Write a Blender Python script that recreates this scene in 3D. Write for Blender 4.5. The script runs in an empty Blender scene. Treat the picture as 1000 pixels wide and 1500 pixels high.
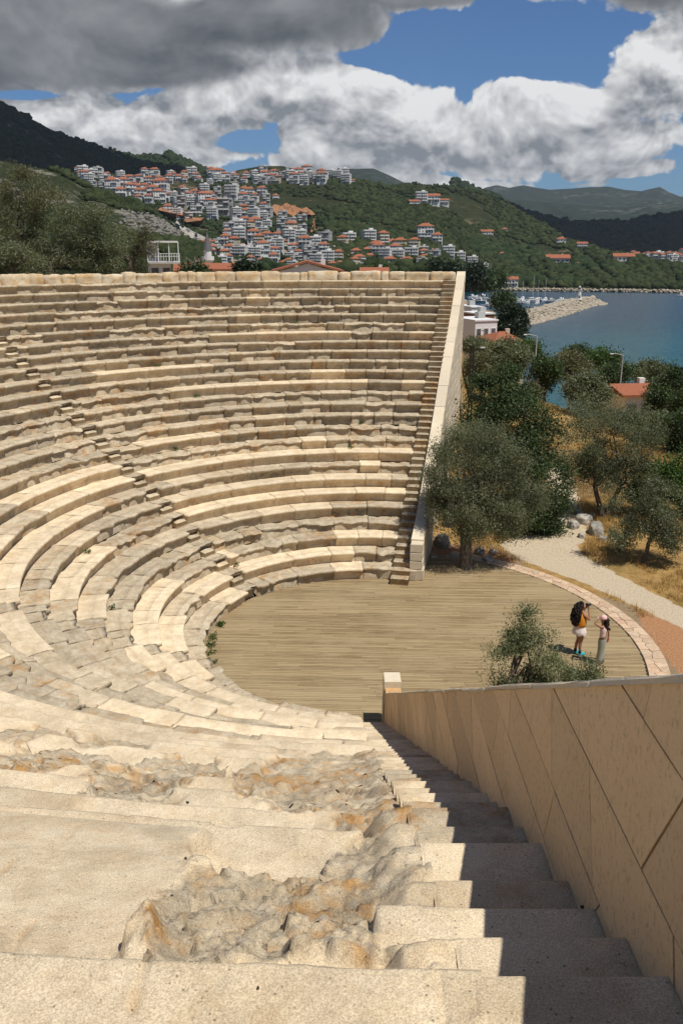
import bpy, math, random
import numpy as np
from math import radians, sin, cos, tan, atan2, pi, sqrt
from mathutils import Vector, Matrix

# ------------------------------------------------------------------ camera
F, YH, EYE = 1211.0, 368.0, 12.0
PITCH = math.atan((750 - YH) / F)
sc = bpy.context.scene
col = sc.collection
cam = bpy.data.cameras.new('camera')
cam.sensor_fit = 'VERTICAL'; cam.sensor_height = 24.0; cam.lens = 24.0 * F / 1500
cam.clip_start = 0.05; cam.clip_end = 30000
camo = bpy.data.objects.new('camera', cam); col.objects.link(camo)
camo.location = (0, 0, EYE); camo.rotation_euler = (pi / 2 - PITCH, 0, 0)
sc.camera = camo
sc.view_settings.view_transform = 'Standard'; sc.view_settings.look = 'None'
sc.view_settings.gamma = 1.0; sc.view_settings.use_curve_mapping = False
sc.view_settings.exposure = 0.0
sc.cycles.max_bounces = 6; sc.cycles.diffuse_bounces = 3; sc.cycles.transparent_max_bounces = 6
sc.cycles.volume_bounces = 0

def ray(px, py):
    u = (px - 500) / F; v = (py - 750) / F
    return np.array([u, cos(PITCH) - v * sin(PITCH), -sin(PITCH) - v * cos(PITCH)])
def on_z(px, py, z):                       # the point of that sight line at height z
    d = ray(px, py); t = (z - EYE) / d[2]
    return np.array([0, 0, EYE]) + d * t
def at_d(px, py, d):                       # ... at horizontal distance d
    r = ray(px, py); t = d / math.hypot(r[0], r[1])
    return np.array([0, 0, EYE]) + r * t
def azel(px, py):
    r = ray(px, py); return atan2(r[0], r[1]), atan2(r[2], math.hypot(r[0], r[1]))

# ------------------------------------------------------------------ node helper
class S:
    """a socket with arithmetic"""
    def __init__(s, g, k): s.g, s.k = g, k
    def __add__(a, b): return a.g.m('ADD', a, b)
    __radd__ = __add__
    def __sub__(a, b): return a.g.m('SUBTRACT', a, b)
    def __rsub__(a, b): return a.g.m('SUBTRACT', b, a)
    def __mul__(a, b): return a.g.m('MULTIPLY', a, b)
    __rmul__ = __mul__
    def __truediv__(a, b): return a.g.m('DIVIDE', a, b)
class Gr:
    def __init__(g, nt): g.nt = nt
    def node(g, t, **kw):
        n = g.nt.nodes.new(t)
        for k, v in kw.items(): setattr(n, k, v)
        return n
    def put(g, sock, v):
        if isinstance(v, S): g.nt.links.new(v.k, sock)
        elif v is not None:
            if isinstance(v, (tuple, list)) and len(v) == 3 and sock.type == 'RGBA': v = (*v, 1)
            sock.default_value = v
    def m(g, op, a, b=None, c=None, clamp=False):
        n = g.node('ShaderNodeMath', operation=op); n.use_clamp = clamp
        for i, v in enumerate((a, b, c)):
            if v is not None: g.put(n.inputs[i], v)
        return S(g, n.outputs[0])
    def clamp(g, a): return g.m('ADD', a, 0.0, clamp=True)
    def maxi(g, a, b): return g.m('MAXIMUM', a, b)
    def mini(g, a, b): return g.m('MINIMUM', a, b)
    def step(g, a, lo, hi, o0=0.0, o1=1.0):
        n = g.node('ShaderNodeMapRange', interpolation_type='SMOOTHSTEP')
        g.put(n.inputs[0], a)
        for i, v in enumerate((lo, hi, o0, o1)): n.inputs[i + 1].default_value = v
        return S(g, n.outputs[0])
    def lin(g, a, lo, hi, o0=0.0, o1=1.0):
        n = g.node('ShaderNodeMapRange'); n.clamp = True
        g.put(n.inputs[0], a)
        for i, v in enumerate((lo, hi, o0, o1)): n.inputs[i + 1].default_value = v
        return S(g, n.outputs[0])
    def mix(g, f, a, b, bt='MIX'):
        n = g.node('ShaderNodeMix', data_type='RGBA', blend_type=bt)
        g.put(n.inputs[0], f); g.put(n.inputs[6], a); g.put(n.inputs[7], b)
        return S(g, n.outputs[2])
    def obj(g): return S(g, g.node('ShaderNodeTexCoord').outputs['Object'])
    def pos(g): return S(g, g.node('ShaderNodeNewGeometry').outputs['Position'])
    def scale(g, v, s):
        n = g.node('ShaderNodeVectorMath', operation='MULTIPLY'); g.put(n.inputs[0], v)
        n.inputs[1].default_value = s if isinstance(s, tuple) else (s, s, s); return S(g, n.outputs[0])
    def vadd(g, v, w):
        n = g.node('ShaderNodeVectorMath', operation='ADD'); g.put(n.inputs[0], v); g.put(n.inputs[1], w); return S(g, n.outputs[0])
    def sep(g, v):
        n = g.node('ShaderNodeSeparateXYZ'); g.put(n.inputs[0], v); return [S(g, o) for o in n.outputs]
    def com(g, x, y, z):
        n = g.node('ShaderNodeCombineXYZ')
        for i, v in enumerate((x, y, z)): g.put(n.inputs[i], v)
        return S(g, n.outputs[0])
    def noise(g, v, scale, detail=4, rough=.55, dist=0.0):
        n = g.node('ShaderNodeTexNoise'); g.put(n.inputs['Vector'], v)
        n.inputs['Scale'].default_value = scale; n.inputs['Detail'].default_value = detail
        n.inputs['Roughness'].default_value = rough; n.inputs['Distortion'].default_value = dist
        return S(g, n.outputs[0])
    def voro(g, v, scale, feat='F1', out=0):
        n = g.node('ShaderNodeTexVoronoi', feature=feat); g.put(n.inputs['Vector'], v); n.inputs['Scale'].default_value = scale
        return S(g, n.outputs[out])
    def attr(g, name):
        n = g.node('ShaderNodeAttribute', attribute_name=name); c = g.node('ShaderNodeSeparateColor')
        g.nt.links.new(n.outputs['Color'], c.inputs[0]); return [S(g, o) for o in c.outputs]
    def bump(g, h, strength, dist, prev=None):
        n = g.node('ShaderNodeBump'); g.put(n.inputs['Height'], h)
        n.inputs['Strength'].default_value = strength; n.inputs['Distance'].default_value = dist
        if prev: g.put(n.inputs['Normal'], prev)
        return S(g, n.outputs[0])

def material(name, fn):
    m = bpy.data.materials.new(name); m.use_nodes = True; nt = m.node_tree; nt.nodes.clear()
    g = Gr(nt); out = nt.nodes.new('ShaderNodeOutputMaterial'); b = nt.nodes.new('ShaderNodeBsdfPrincipled')
    nt.links.new(b.outputs[0], out.inputs[0]); b.inputs['Specular IOR Level'].default_value = .25
    r = fn(g)
    if not isinstance(r, dict): r = {'Base Color': r}
    tr = r.pop('trans', None)
    r.setdefault('Roughness', .85)
    for k, v in r.items(): g.put(b.inputs[k], v)
    if tr is not None:
        t = nt.nodes.new('ShaderNodeBsdfTranslucent'); g.put(t.inputs[0], tr[1])
        x = nt.nodes.new('ShaderNodeMixShader'); x.inputs[0].default_value = tr[0]
        nt.links.new(b.outputs[0], x.inputs[1]); nt.links.new(t.outputs[0], x.inputs[2]); nt.links.new(x.outputs[0], out.inputs[0])
    return m
def plain(name, c, rough=.7, var=.18, scale=3.0, metal=0.0):
    def fn(g):
        n = g.noise(g.obj(), scale, 5)
        lo = tuple(x * (1 - var) for x in c); hi = tuple(min(1, x * (1 + var)) for x in c)
        return {'Base Color': g.mix(n, lo, hi), 'Roughness': rough, 'Metallic': metal}
    return material(name, fn)

# ------------------------------------------------------------------ sun and sky
SUN = Vector((.345, -.30, 1.0)).normalized()
sl = bpy.data.lights.new('sun', 'SUN'); sl.energy = 5.0; sl.angle = radians(.53); sl.color = (1, .95, .86)
so = bpy.data.objects.new('sun', sl); col.objects.link(so); so.rotation_euler = SUN.to_track_quat('Z', 'Y').to_euler(); so.location = (60, -50, 160)

world = bpy.data.worlds.new('World'); sc.world = world; world.use_nodes = True
def build_sky():
    nt = world.node_tree; nt.nodes.clear(); g = Gr(nt)
    out = nt.nodes.new('ShaderNodeOutputWorld'); bg = nt.nodes.new('ShaderNodeBackground'); nt.links.new(bg.outputs[0], out.inputs[0])
    bg.inputs[1].default_value = .10
    sky = g.node('ShaderNodeTexSky', sky_type='NISHITA'); sky.sun_disc = False
    sky.sun_elevation = math.asin(SUN.z); sky.sun_rotation = atan2(SUN.x, SUN.y); sky.altitude = 50
    sky.air_density = 1.0; sky.dust_density = .5; sky.ozone_density = 2.5
    d = S(g, g.node('ShaderNodeTexCoord').outputs['Generated'])
    X, Y, Z = g.sep(d)
    Yc = g.maxi(Y, .12)
    u, w = X / Yc, Z / Yc
    def q(px, py): r = ray(px, py); return r[0] / r[1], r[2] / r[1]
    # cloud banks: soft lumps over the sky that a fractal then breaks up
    def total(bl, u, w):
        t = None
        for px, py, rx, ry, k in bl:
            cu, cw = q(px, py); eu = abs(q(px + rx, py)[0] - cu); ew = abs(q(px, py - ry)[1] - cw)
            a = (u - cu) * (1 / eu); b = (w - cw) * (1 / ew)
            s_ = g.m('MULTIPLY', g.step(g.m('SQRT', a * a + b * b), 1.55, .25), k)
            t = s_ if t is None else g.m('SMOOTH_MAX', t, s_, .15)
        return t
    white = [(555, 165, 120, 62, 1), (650, 205, 260, 58, 1), (762, 160, 85, 52, 1), (850, 165, 95, 50, 1), (945, 120, 85, 78, 1), (870, 210, 120, 44, 1), (500, 205, 120, 60, .95),
             (170, 195, 300, 46, .9), (60, 165, 140, 40, .9), (640, 264, 110, 12, .8), (985, 208, 46, 18, .8), (330, 160, 180, 40, .9), (480, 240, 130, 24, .8), (430, 130, 110, 50, .95), (230, 228, 240, 26, .85), (90, 205, 200, 34, .9), (900, 252, 90, 14, .8), (720, 268, 60, 8, .55), (870, 268, 40, 6, .45)]
    dark = [(130, 60, 300, 82, 1), (370, 35, 210, 60, 1), (60, 20, 300, 70, 1), (640, -45, 420, 58, 1), (965, -25, 140, 60, .9), (500, 52, 80, 30, .75), (-100, 80, 220, 70, 1), (240, 105, 170, 38, .9), (540, -4, 260, 34, .95)]
    hole = [(355, 212, 60, 18, .66), (40, 138, 60, 8, .5), (300, 240, 30, 6, .3), (690, 82, 150, 44, .7), (560, 96, 60, 8, .4)]
    def bank(u, w): return g.maxi(total(white, u, w), total(dark, u, w)) - total(hole, u, w)
    def field(base, u, w, det):
        n = g.noise(g.com(u, w * 1.45, 0.0), 5.0, det, .66, .25)
        return base * 1.30 + (n - .5) * 2.2 - .25
    wx = g.noise(g.com(u, w, 3.3), 5.0, 3, .5) - .5; wy = g.noise(g.com(u, w, 9.1), 5.0, 3, .5) - .5
    uw = u + wx * .07; ww = w + wy * .05
    def puffs(u_, w_):
        return g.voro(g.com(u_, w_ * 1.25, .3), 14.0) * .40 + g.voro(g.com(u_, w_ * 1.25, .7), 31.0) * .30 + g.voro(g.com(u_, w_ * 1.25, .1), 68.0) * .18 + g.voro(g.com(u_, w_ * 1.25, .5), 140.0) * .12
    pu = uw + wx * .03; pw = ww + wy * .03
    pf = puffs(pu, pw)
    bk = bank(uw, ww)
    D = field(bk, uw, ww, 9) + (.40 - pf) * 1.0
    Dup = field(bank(uw + .010, ww + .028), uw + .010, ww + .028, 4)
    D0 = field(bk, uw, ww, 4)
    alpha = g.step(D, .0, .20)
    lit = g.lin(D0 - Dup, -.16, .30)                       # tops catch the sun, undersides do not
    fine = (puffs(pu + .005, pw + .014) - pf) * 1.7 + (g.noise(g.com(u, w * 1.3, 1.0), 28.0, 8, .70) - .5) * .55
    thick = g.step(D, .10, 1.0)
    grey = total([(240, 172, 220, 26, 1), (660, 232, 280, 26, .9), (860, 200, 90, 34, .6), (470, 190, 90, 36, .5), (930, 150, 60, 40, .4)], uw, ww)
    shine = total([(762, 118, 66, 22, 1), (830, 136, 60, 18, .9), (520, 112, 70, 22, .7), (560, 108, 60, 20, .7), (930, 90, 50, 36, .7), (850, 236, 80, 14, .5), (640, 268, 90, 12, 1), (470, 232, 60, 16, .7), (120, 170, 120, 14, .5), (610, 150, 50, 22, .6)], uw, ww)
    lum = g.clamp(.34 + lit * .50 + fine - thick * .10 - grey * .26 + shine * .30)
    bright = g.mix(lum, (2.2, 2.36, 2.62), (8.6, 8.6, 8.6))
    dn = g.noise(g.com(uw, ww * 1.9, 5.0), 5.0, 6, .56, .3)
    darkc = g.mix(g.clamp(.30 + (dn - .5) * 2.1 + lit * .25 + fine * .25), (.85, .95, 1.06), (3.0, 3.1, 3.25))
    dk = g.step(total(dark, uw, ww) + (dn - .5) * .7, .28, .80)
    cl = g.mix(dk, bright, darkc)
    blue = g.mix(1.0, S(g, sky.outputs[0]), (.37, .57, .82), 'MULTIPLY')
    front = g.step(Y, .05, .3)
    high = g.mix(.45, blue, (1.75, 1.68, 1.6))         # broken cloud over the rest of the sky
    g.put(bg.inputs[0], g.mix(front, high, g.mix(alpha, blue, cl)))
build_sky()
world.cycles.sampling_method = 'MANUAL'; world.cycles.sample_map_resolution = 512
# ------------------------------------------------------------------ helpers
rng = np.random.default_rng(11); random.seed(5)
def _h(i, j, k):
    i = i.astype(np.uint32); j = j.astype(np.uint32); k = k.astype(np.uint32)
    h = i * np.uint32(374761393) + j * np.uint32(668265263) + k * np.uint32(2246822519)
    h = (h ^ (h >> np.uint32(13))) * np.uint32(1274126177)
    h = h ^ (h >> np.uint32(16))
    return (h & np.uint32(0xffff)).astype(np.float64) / 65535.0
def vnoise(p):
    p = np.asarray(p, float); f0 = np.floor(p); f = p - f0; i = f0.astype(np.int64)
    f = f * f * (3 - 2 * f); r = 0
    for a in (0, 1):
        for b in (0, 1):
            for c in (0, 1):
                wgt = (f[..., 0] if a else 1 - f[..., 0]) * (f[..., 1] if b else 1 - f[..., 1]) * (f[..., 2] if c else 1 - f[..., 2])
                r = r + wgt * _h(i[..., 0] + a, i[..., 1] + b, i[..., 2] + c)
    return r
def fbm(p, octv=4, gain=.5):
    p = np.asarray(p, float); r = 0; a = 1; t = 0
    for o in range(octv):
        r = r + a * vnoise(p * 2.0 ** o + 17.3 * o); t += a; a *= gain
    return r / t
def sstep(x, a, b):
    t = np.clip((np.asarray(x, float) - a) / (b - a), 0, 1); return t * t * (3 - 2 * t)

def tag(o, label=None, cat=None, group=None, kind=None):
    if label: o['label'] = label
    if cat: o['category'] = cat
    if group: o['group'] = group
    if kind: o['kind'] = kind
    return o
def empty(name, loc=(0, 0, 0), rz=0, label=None, cat=None, group=None):
    o = bpy.data.objects.new(name, None); col.objects.link(o); o.location = loc; o.rotation_euler = (0, 0, rz)
    return tag(o, label, cat, group)
def link(name, me, mats, parent=None, loc=None):
    o = bpy.data.objects.new(name, me); col.objects.link(o)
    for m in (mats if isinstance(mats, (list, tuple)) else [mats]):
        if m is not None and not (len(me.materials) and me.materials[0] == m and not isinstance(mats, (list, tuple))): me.materials.append(m)
    if parent is not None: o.parent = parent
    if loc is not None: o.location = loc
    return o
def mesh_np(name, V, faces, mats, parent=None, attrs=None, smooth=False, midx=None):
    """V (n,3); faces: list of (m,k) int arrays"""
    V = np.asarray(V, np.float32); faces = [np.asarray(f, np.int32) for f in (faces if isinstance(faces, list) else [faces]) if len(f)]
    me = bpy.data.meshes.new(name)
    nl = sum(f.size for f in faces); nf = sum(len(f) for f in faces)
    me.vertices.add(len(V)); me.vertices.foreach_set('co', V.ravel())
    me.loops.add(nl); me.polygons.add(nf)
    me.loops.foreach_set('vertex_index', np.concatenate([f.ravel() for f in faces]))
    tot = np.concatenate([np.full(len(f), f.shape[1], np.int32) for f in faces]); st = np.concatenate([[0], np.cumsum(tot)[:-1]]).astype(np.int32)
    me.polygons.foreach_set('loop_start', st); me.polygons.foreach_set('loop_total', tot)
    if smooth: me.polygons.foreach_set('use_smooth', np.ones(nf, bool))
    if midx is not None: me.polygons.foreach_set('material_index', np.asarray(midx, np.int32))
    me.update(calc_edges=True); me.validate()
    for k, a in (attrs or {}).items():
        a = np.asarray(a, np.float32)
        if a.ndim == 1: a = np.repeat(a[:, None], 3, 1)
        a = np.c_[a, np.ones(len(a))]
        at = me.attributes.new(k, 'FLOAT_COLOR', 'POINT'); at.data.foreach_set('color', a.astype(np.float32).ravel())
    return link(name, me, mats, parent)

class MB:
    """collects simple solids, built into one mesh object"""
    def __init__(s): s.V, s.F, s.M, s.A = [], [], [], []
    def add(s, V, F, mi=0, at=None):
        n = len(s.V); s.V += [tuple(map(float, v)) for v in V]; s.F += [tuple(i + n for i in f) for f in F]; s.M += [mi] * len(F)
        s.A += [at if at is not None else (.5, .5, .5)] * len(V)
    def box(s, c, size, rz=0, mi=0, at=None, taper=1.0, jit=0, bev=0):
        x, y, z = (k / 2 for k in size); ca, sa = cos(rz), sin(rz)
        if bev:
            b = min(bev, x * .9, y * .9, z * .9)
            V = []; 
            for zz, e in ((-z, b), (-z + b, 0), (z - b, 0), (z, b)):
                for sx, sy in ((-1, -1), (1, -1), (1, 1), (-1, 1)): V.append((sx * (x - e), sy * (y - e), zz))
            F = [(3, 2, 1, 0), (12, 13, 14, 15)]
            for l in range(3):
                for k in range(4): F.append((l * 4 + k, l * 4 + (k + 1) % 4, l * 4 + 4 + (k + 1) % 4, l * 4 + 4 + k))
        else:
            V = [(-x, -y, -z), (x, -y, -z), (x, y, -z), (-x, y, -z), (-x * taper, -y * taper, z), (x * taper, -y * taper, z), (x * taper, y * taper, z), (-x * taper, y * taper, z)]
            F = [(3, 2, 1, 0), (4, 5, 6, 7), (0, 1, 5, 4), (1, 2, 6, 5), (2, 3, 7, 6), (3, 0, 4, 7)]
        W = []
        for v in V:
            v = [k + random.uniform(-jit, jit) for k in v] if jit else v
            W.append((c[0] + v[0] * ca - v[1] * sa, c[1] + v[0] * sa + v[1] * ca, c[2] + v[2]))
        s.add(W, F, mi, at)
    def tube(s, pts, rad, n=8, mi=0, cap=True, at=None):
        pts = [Vector(p) for p in pts]
        rad = list(rad) if hasattr(rad, '__len__') else [rad] * len(pts)
        V, F = [], []; prev = None
        for i, p in enumerate(pts):
            t = (pts[min(i + 1, len(pts) - 1)] - pts[max(i - 1, 0)]).normalized()
            a = t.orthogonal().normalized() if prev is None else (prev - t * prev.dot(t)).normalized()
            prev = a; b = t.cross(a)
            for k in range(n):
                q = 2 * pi * k / n; V.append(p + (a * cos(q) + b * sin(q)) * rad[i])
        for i in range(len(pts) - 1):
            for k in range(n):
                F.append((i * n + k, i * n + (k + 1) % n, (i + 1) * n + (k + 1) % n, (i + 1) * n + k))
        if cap: F += [tuple(reversed(range(n))), tuple(range((len(pts) - 1) * n, len(pts) * n))]
        s.add(V, F, mi, at)
    def lathe(s, c, prof, n=16, mi=0, sx=1, sy=1, rz=0):
        V, F = [], []; ca, sa = cos(rz), sin(rz)
        for r, z in prof:
            for k in range(n):
                q = 2 * pi * k / n; x, y = r * sx * cos(q), r * sy * sin(q)
                V.append((c[0] + x * ca - y * sa, c[1] + x * sa + y * ca, c[2] + z))
        for i in range(len(prof) - 1):
            for k in range(n): F.append((i * n + k, i * n + (k + 1) % n, (i + 1) * n + (k + 1) % n, (i + 1) * n + k))
        F += [tuple(reversed(range(n))), tuple(range((len(prof) - 1) * n, len(prof) * n))]
        s.add(V, F, mi)
    def build(s, name, mats, parent=None, smooth=False):
        me = bpy.data.meshes.new(name); me.from_pydata(s.V, [], s.F); me.polygons.foreach_set('material_index', s.M)
        if smooth: me.polygons.foreach_set('use_smooth', [True] * len(s.F))
        at = me.attributes.new('blk', 'FLOAT_COLOR', 'POINT'); at.data.foreach_set('color', np.c_[np.array(s.A, np.float32), np.ones(len(s.A), np.float32)].ravel())
        me.update(); return link(name, me, mats, parent)

def kids(o): return [c for c in bpy.data.objects if c.parent == o]
def copy_tree(o, parent=None, cache={}):
    c = o.copy(); col.objects.link(c)
    if parent is not None: c.parent = parent
    if o.name not in cache: cache[o.name] = kids(o)
    for ch in cache[o.name]: copy_tree(ch, c)
    return c
def grid_faces(n, m, off=0):
    i = np.arange(n - 1)[:, None] * m + np.arange(m - 1)[None, :] + off
    return np.stack([i, i + 1, i + m + 1, i + m], -1).reshape(-1, 4)

def icosphere(sub):
    t = (1 + 5 ** .5) / 2
    V = [(-1, t, 0), (1, t, 0), (-1, -t, 0), (1, -t, 0), (0, -1, t), (0, 1, t), (0, -1, -t), (0, 1, -t), (t, 0, -1), (t, 0, 1), (-t, 0, -1), (-t, 0, 1)]
    Fc = [(0, 11, 5), (0, 5, 1), (0, 1, 7), (0, 7, 10), (0, 10, 11), (1, 5, 9), (5, 11, 4), (11, 10, 2), (10, 7, 6), (7, 1, 8), (3, 9, 4), (3, 4, 2), (3, 2, 6), (3, 6, 8), (3, 8, 9), (4, 9, 5), (2, 4, 11), (6, 2, 10), (8, 6, 7), (9, 8, 1)]
    V = [np.array(v) / np.linalg.norm(v) for v in V]
    for _ in range(sub):
        c = {}; N = []
        def mid(a, b):
            k = (min(a, b), max(a, b))
            if k not in c: m_ = V[a] + V[b]; V.append(m_ / np.linalg.norm(m_)); c[k] = len(V) - 1
            return c[k]
        for a, b, d in Fc: x, y, z = mid(a, b), mid(b, d), mid(d, a); N += [(a, x, z), (b, y, x), (d, z, y), (x, y, z)]
        Fc = N
    return np.array(V), np.array(Fc)
ICO = {k: icosphere(k) for k in (0, 1, 2, 3)}
def clumps(name, P, size, mat, sub=1, squash=.8, jitter=.35, parent=None, tint=None, smooth=False):
    """many small rough lumps in one mesh"""
    V0, F0 = ICO[sub]; n = len(P); m = len(V0); P = np.asarray(P); size = np.broadcast_to(size, (n,))
    r = 1 + jitter * rng.uniform(-1, 1, (n, m, 1))
    th = rng.uniform(0, 2 * pi, n); c, s_ = np.cos(th)[:, None], np.sin(th)[:, None]
    x = V0[None, :, 0] * c - V0[None, :, 1] * s_; y = V0[None, :, 0] * s_ + V0[None, :, 1] * c
    sq = squash * rng.uniform(.75, 1.3, (n, 1))
    W = np.stack([x, y, V0[None, :, 2] * sq], -1) * r * size[:, None, None] + P[:, None, :]
    Fc = (F0[None] + (np.arange(n) * m)[:, None, None]).reshape(-1, 3)
    t = rng.uniform(0, 1, n) if tint is None else tint
    return mesh_np(name, W.reshape(-1, 3), Fc, mat, parent, {'tint': np.repeat(t, m)}, smooth)

# plan of the theatre
C = np.array([.94, 24.24]); R0, DR, H0, DH, NR = 5.15, .733, .45, .40, 26
WF0 = np.array([2.68, 29.75]); WFD = np.array([.2005, .9797]); WFD = WFD / np.linalg.norm(WFD)      # far wall, inner face
WFN = np.array([WFD[1], -WFD[0]])                                                                   # towards outside
WN0 = np.array([1.12, 19.15]); WND = np.array([.0, -1.0]); WND = WND / np.linalg.norm(WND)       # near wall, inner face
WNN = np.array([-WND[1], WND[0]])
SW = .66                                                                                            # stair width
def Rk(k): return R0 + DR * k
def Zk(k): return H0 + DH * k

# ------------------------------------------------------------------ materials
def f_limestone(g, near=False):
    p = g.pos(); new, tone, och = g.attr('blk')
    n1 = g.noise(p, 1.1, 5, .6); n2 = g.noise(p, 4.2, 6, .65); n3 = g.noise(p, 17.0, 5, .7); n4 = g.noise(p, 75.0, 3, .7)
    old = g.mix(g.step(n2, .35, .68), (.39, .335, .25), (.62, .54, .41))
    nw = g.mix(n2, (.66, .545, .385), (.76, .66, .495))
    c = g.mix(new, old, nw)
    # ochre staining in the stone
    c = g.mix(g.clamp(g.step(n1 * .5 + g.noise(p, 6.0, 4) * .5, .47, .66) * (och + .10)), c, (.50, .285, .105))
    # grey lichen and dirt on old blocks, extra grey on risers and hollows
    li = g.clamp(g.step(n2 * .50 + n3 * .32 + n1 * .18, .495, .62) * g.lin(new, 0, .7, .74, .06) + g.step(n2, .36, .60) * g.lin(new, -.5, -.05, .85, 0))
    c = g.mix(li, c, g.mix(n3, (.105, .095, .082), (.27, .245, .21)))
    sp = g.step(n3 * .5 + n4 * .5, .565, .66) * g.lin(new, 0, 1, .75, .30)
    c = g.mix(sp, c, (.12, .098, .072))
    pale = g.step(n4 * .6 + n2 * .4, .56, .68)
    c = g.mix(pale * .45, c, (.70, .64, .54))
    c = g.mix(1.0, c, g.mix(tone, (.80, .80, .80), (1.12, 1.10, 1.06)), 'MULTIPLY')
    gr = g.noise(p, 130.0, 5, .85); bl = g.noise(p, 2.3, 7, .72)
    c = g.mix(1.0, c, g.mix(g.step(gr, .32, .68), (.60, .57, .53), (1.28, 1.29, 1.31)), 'MULTIPLY')
    c = g.mix(1.0, c, g.mix(g.step(bl, .36, .64), (.86, .84, .81), (1.10, 1.10, 1.10)), 'MULTIPLY')
    vo = g.voro(p, 34.0); c = g.mix(g.step(vo, .24, .10) * g.step(n3, .48, .58) * .75, c, (.12, .09, .06))
    h = n3 * .6 + n4 * .40 + gr * .25
    rough_h = g.lin(new, 0, 1, 1.0, .42)
    return {'Base Color': c, 'Roughness': .92, 'Normal': g.bump(h * rough_h, .8, .035), 'Specular IOR Level': .12}
LIME = material('limestone', f_limestone)
def f_wallstone(g):
    p = g.pos(); new, tone, och = g.attr('blk')
    n1 = g.noise(p, 1.6, 5, .6); n2 = g.noise(g.scale(p, (1, 1, .45)), 5.0, 5, .6); n3 = g.noise(g.scale(p, (1, 1, .7)), 34, 6, .78); n4 = g.noise(g.scale(p, (1, 1, .6)), 110, 3, .7)
    c = g.mix(n1, (.78, .54, .295), (.84, .64, .40))
    c = g.mix(g.clamp(g.step(n2 + (och - .5) * .30, .46, .72) * (och * .8 + .1)), c, (.36, .185, .065))
    c = g.mix(g.step(n3, .50, .68) * .50, c, (.40, .235, .11)); c = g.mix(g.step(n4 * .6 + n3 * .4, .58, .66) * .55, c, (.22, .13, .07))
    c = g.mix(g.step(n4, .58, .68) * .35, c, (.74, .66, .54))
    c = g.mix(1.0, c, g.mix(tone, (.82, .81, .80), (1.16, 1.14, 1.10)), 'MULTIPLY')
    return {'Base Color': c, 'Roughness': .9, 'Normal': g.bump(n3 * .7 + n4 * .4, .7, .018), 'Specular IOR Level': .12}
WALLST = material('wall_stone', f_wallstone)
def f_paleblock(g):
    p = g.pos(); new, tone, och = g.attr('blk')
    n1 = g.noise(p, 1.2, 5); n2 = g.noise(p, 9, 5, .65); n3 = g.noise(p, 60, 3, .7)
    c = g.mix(n1, (.56, .48, .36), (.66, .585, .46))
    c = g.mix(g.step(n2, .55, .75) * .6, c, (.33, .29, .235))
    c = g.mix(g.step(n3, .56, .7) * .4, c, (.30, .24, .17))
    c = g.mix(1.0, c, g.mix(tone, (.80, .80, .80), (1.12, 1.10, 1.06)), 'MULTIPLY')
    return {'Base Color': c, 'Roughness': .9, 'Normal': g.bump(n2 * .6 + n3 * .5, .6, .02), 'Specular IOR Level': .12}
PALE = material('pale_stone', f_paleblock)
JOINT = plain('joint_mortar', (.50, .30, .14), .95, .4, 12)
def f_pink(g):
    p = g.pos(); new, tone, och = g.attr('blk'); n2 = g.noise(p, 7, 5, .65); n3 = g.noise(p, 40, 3, .7)
    c = g.mix(och, (.50, .39, .27), (.50, .32, .21)); c = g.mix(g.step(n2, .42, .66) * .6, c, (.60, .50, .38)); c = g.mix(g.step(n3, .55, .7) * .5, c, (.27, .19, .12))
    c = g.mix(1.0, c, g.mix(tone, (.78, .78, .78), (1.15, 1.13, 1.1)), 'MULTIPLY')
    return {'Base Color': c, 'Roughness': .9, 'Normal': g.bump(n2, .6, .02), 'Specular IOR Level': .12}
PINK = material('pinkish_paving', f_pink)
def f_boulder(g):
    p = g.pos(); new, tone, och = g.attr('blk')
    n1 = g.noise(p, 1.3, 5, .65); n2 = g.noise(p, 6, 6, .7); n3 = g.noise(p, 30, 3, .7)
    c = g.mix(g.step(n1, .38, .62), (.24, .225, .20), (.50, .465, .41))
    c = g.mix(g.step(n2, .54, .68) * (och * .5 + .25), c, (.42, .27, .13))
    c = g.mix(g.step(n3 * .5 + n2 * .5, .54, .64) * .6, c, (.09, .085, .075))
    return {'Base Color': c, 'Roughness': .93, 'Normal': g.bump(n2 + n3 * .4, .7, .06), 'Specular IOR Level': .12}
BOULDER = material('grey_boulder', f_boulder)
def f_parapet(g):
    p = g.pos(); new, tone, och = g.attr('blk')
    n1 = g.noise(p, .9, 4, .6); n2 = g.noise(p, 4.5, 6, .65); n3 = g.noise(p, 16, 4, .7)
    c = g.mix(g.step(n1, .35, .65), (.52, .41, .27), (.63, .555, .42))
    c = g.mix(g.step(n2, .44, .64) * g.lin(och, 0, 1, .25, .95), c, (.54, .33, .13))
    c = g.mix(g.step(n3, .55, .68) * .55, c, (.20, .165, .12))
    return {'Base Color': c, 'Roughness': .92, 'Normal': g.bump(n2 * .7 + n3 * .4, .8, .05), 'Specular IOR Level': .12}
PARAPET = material('rough_ashlar', f_parapet)
BA = radians(-2.2)
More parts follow.
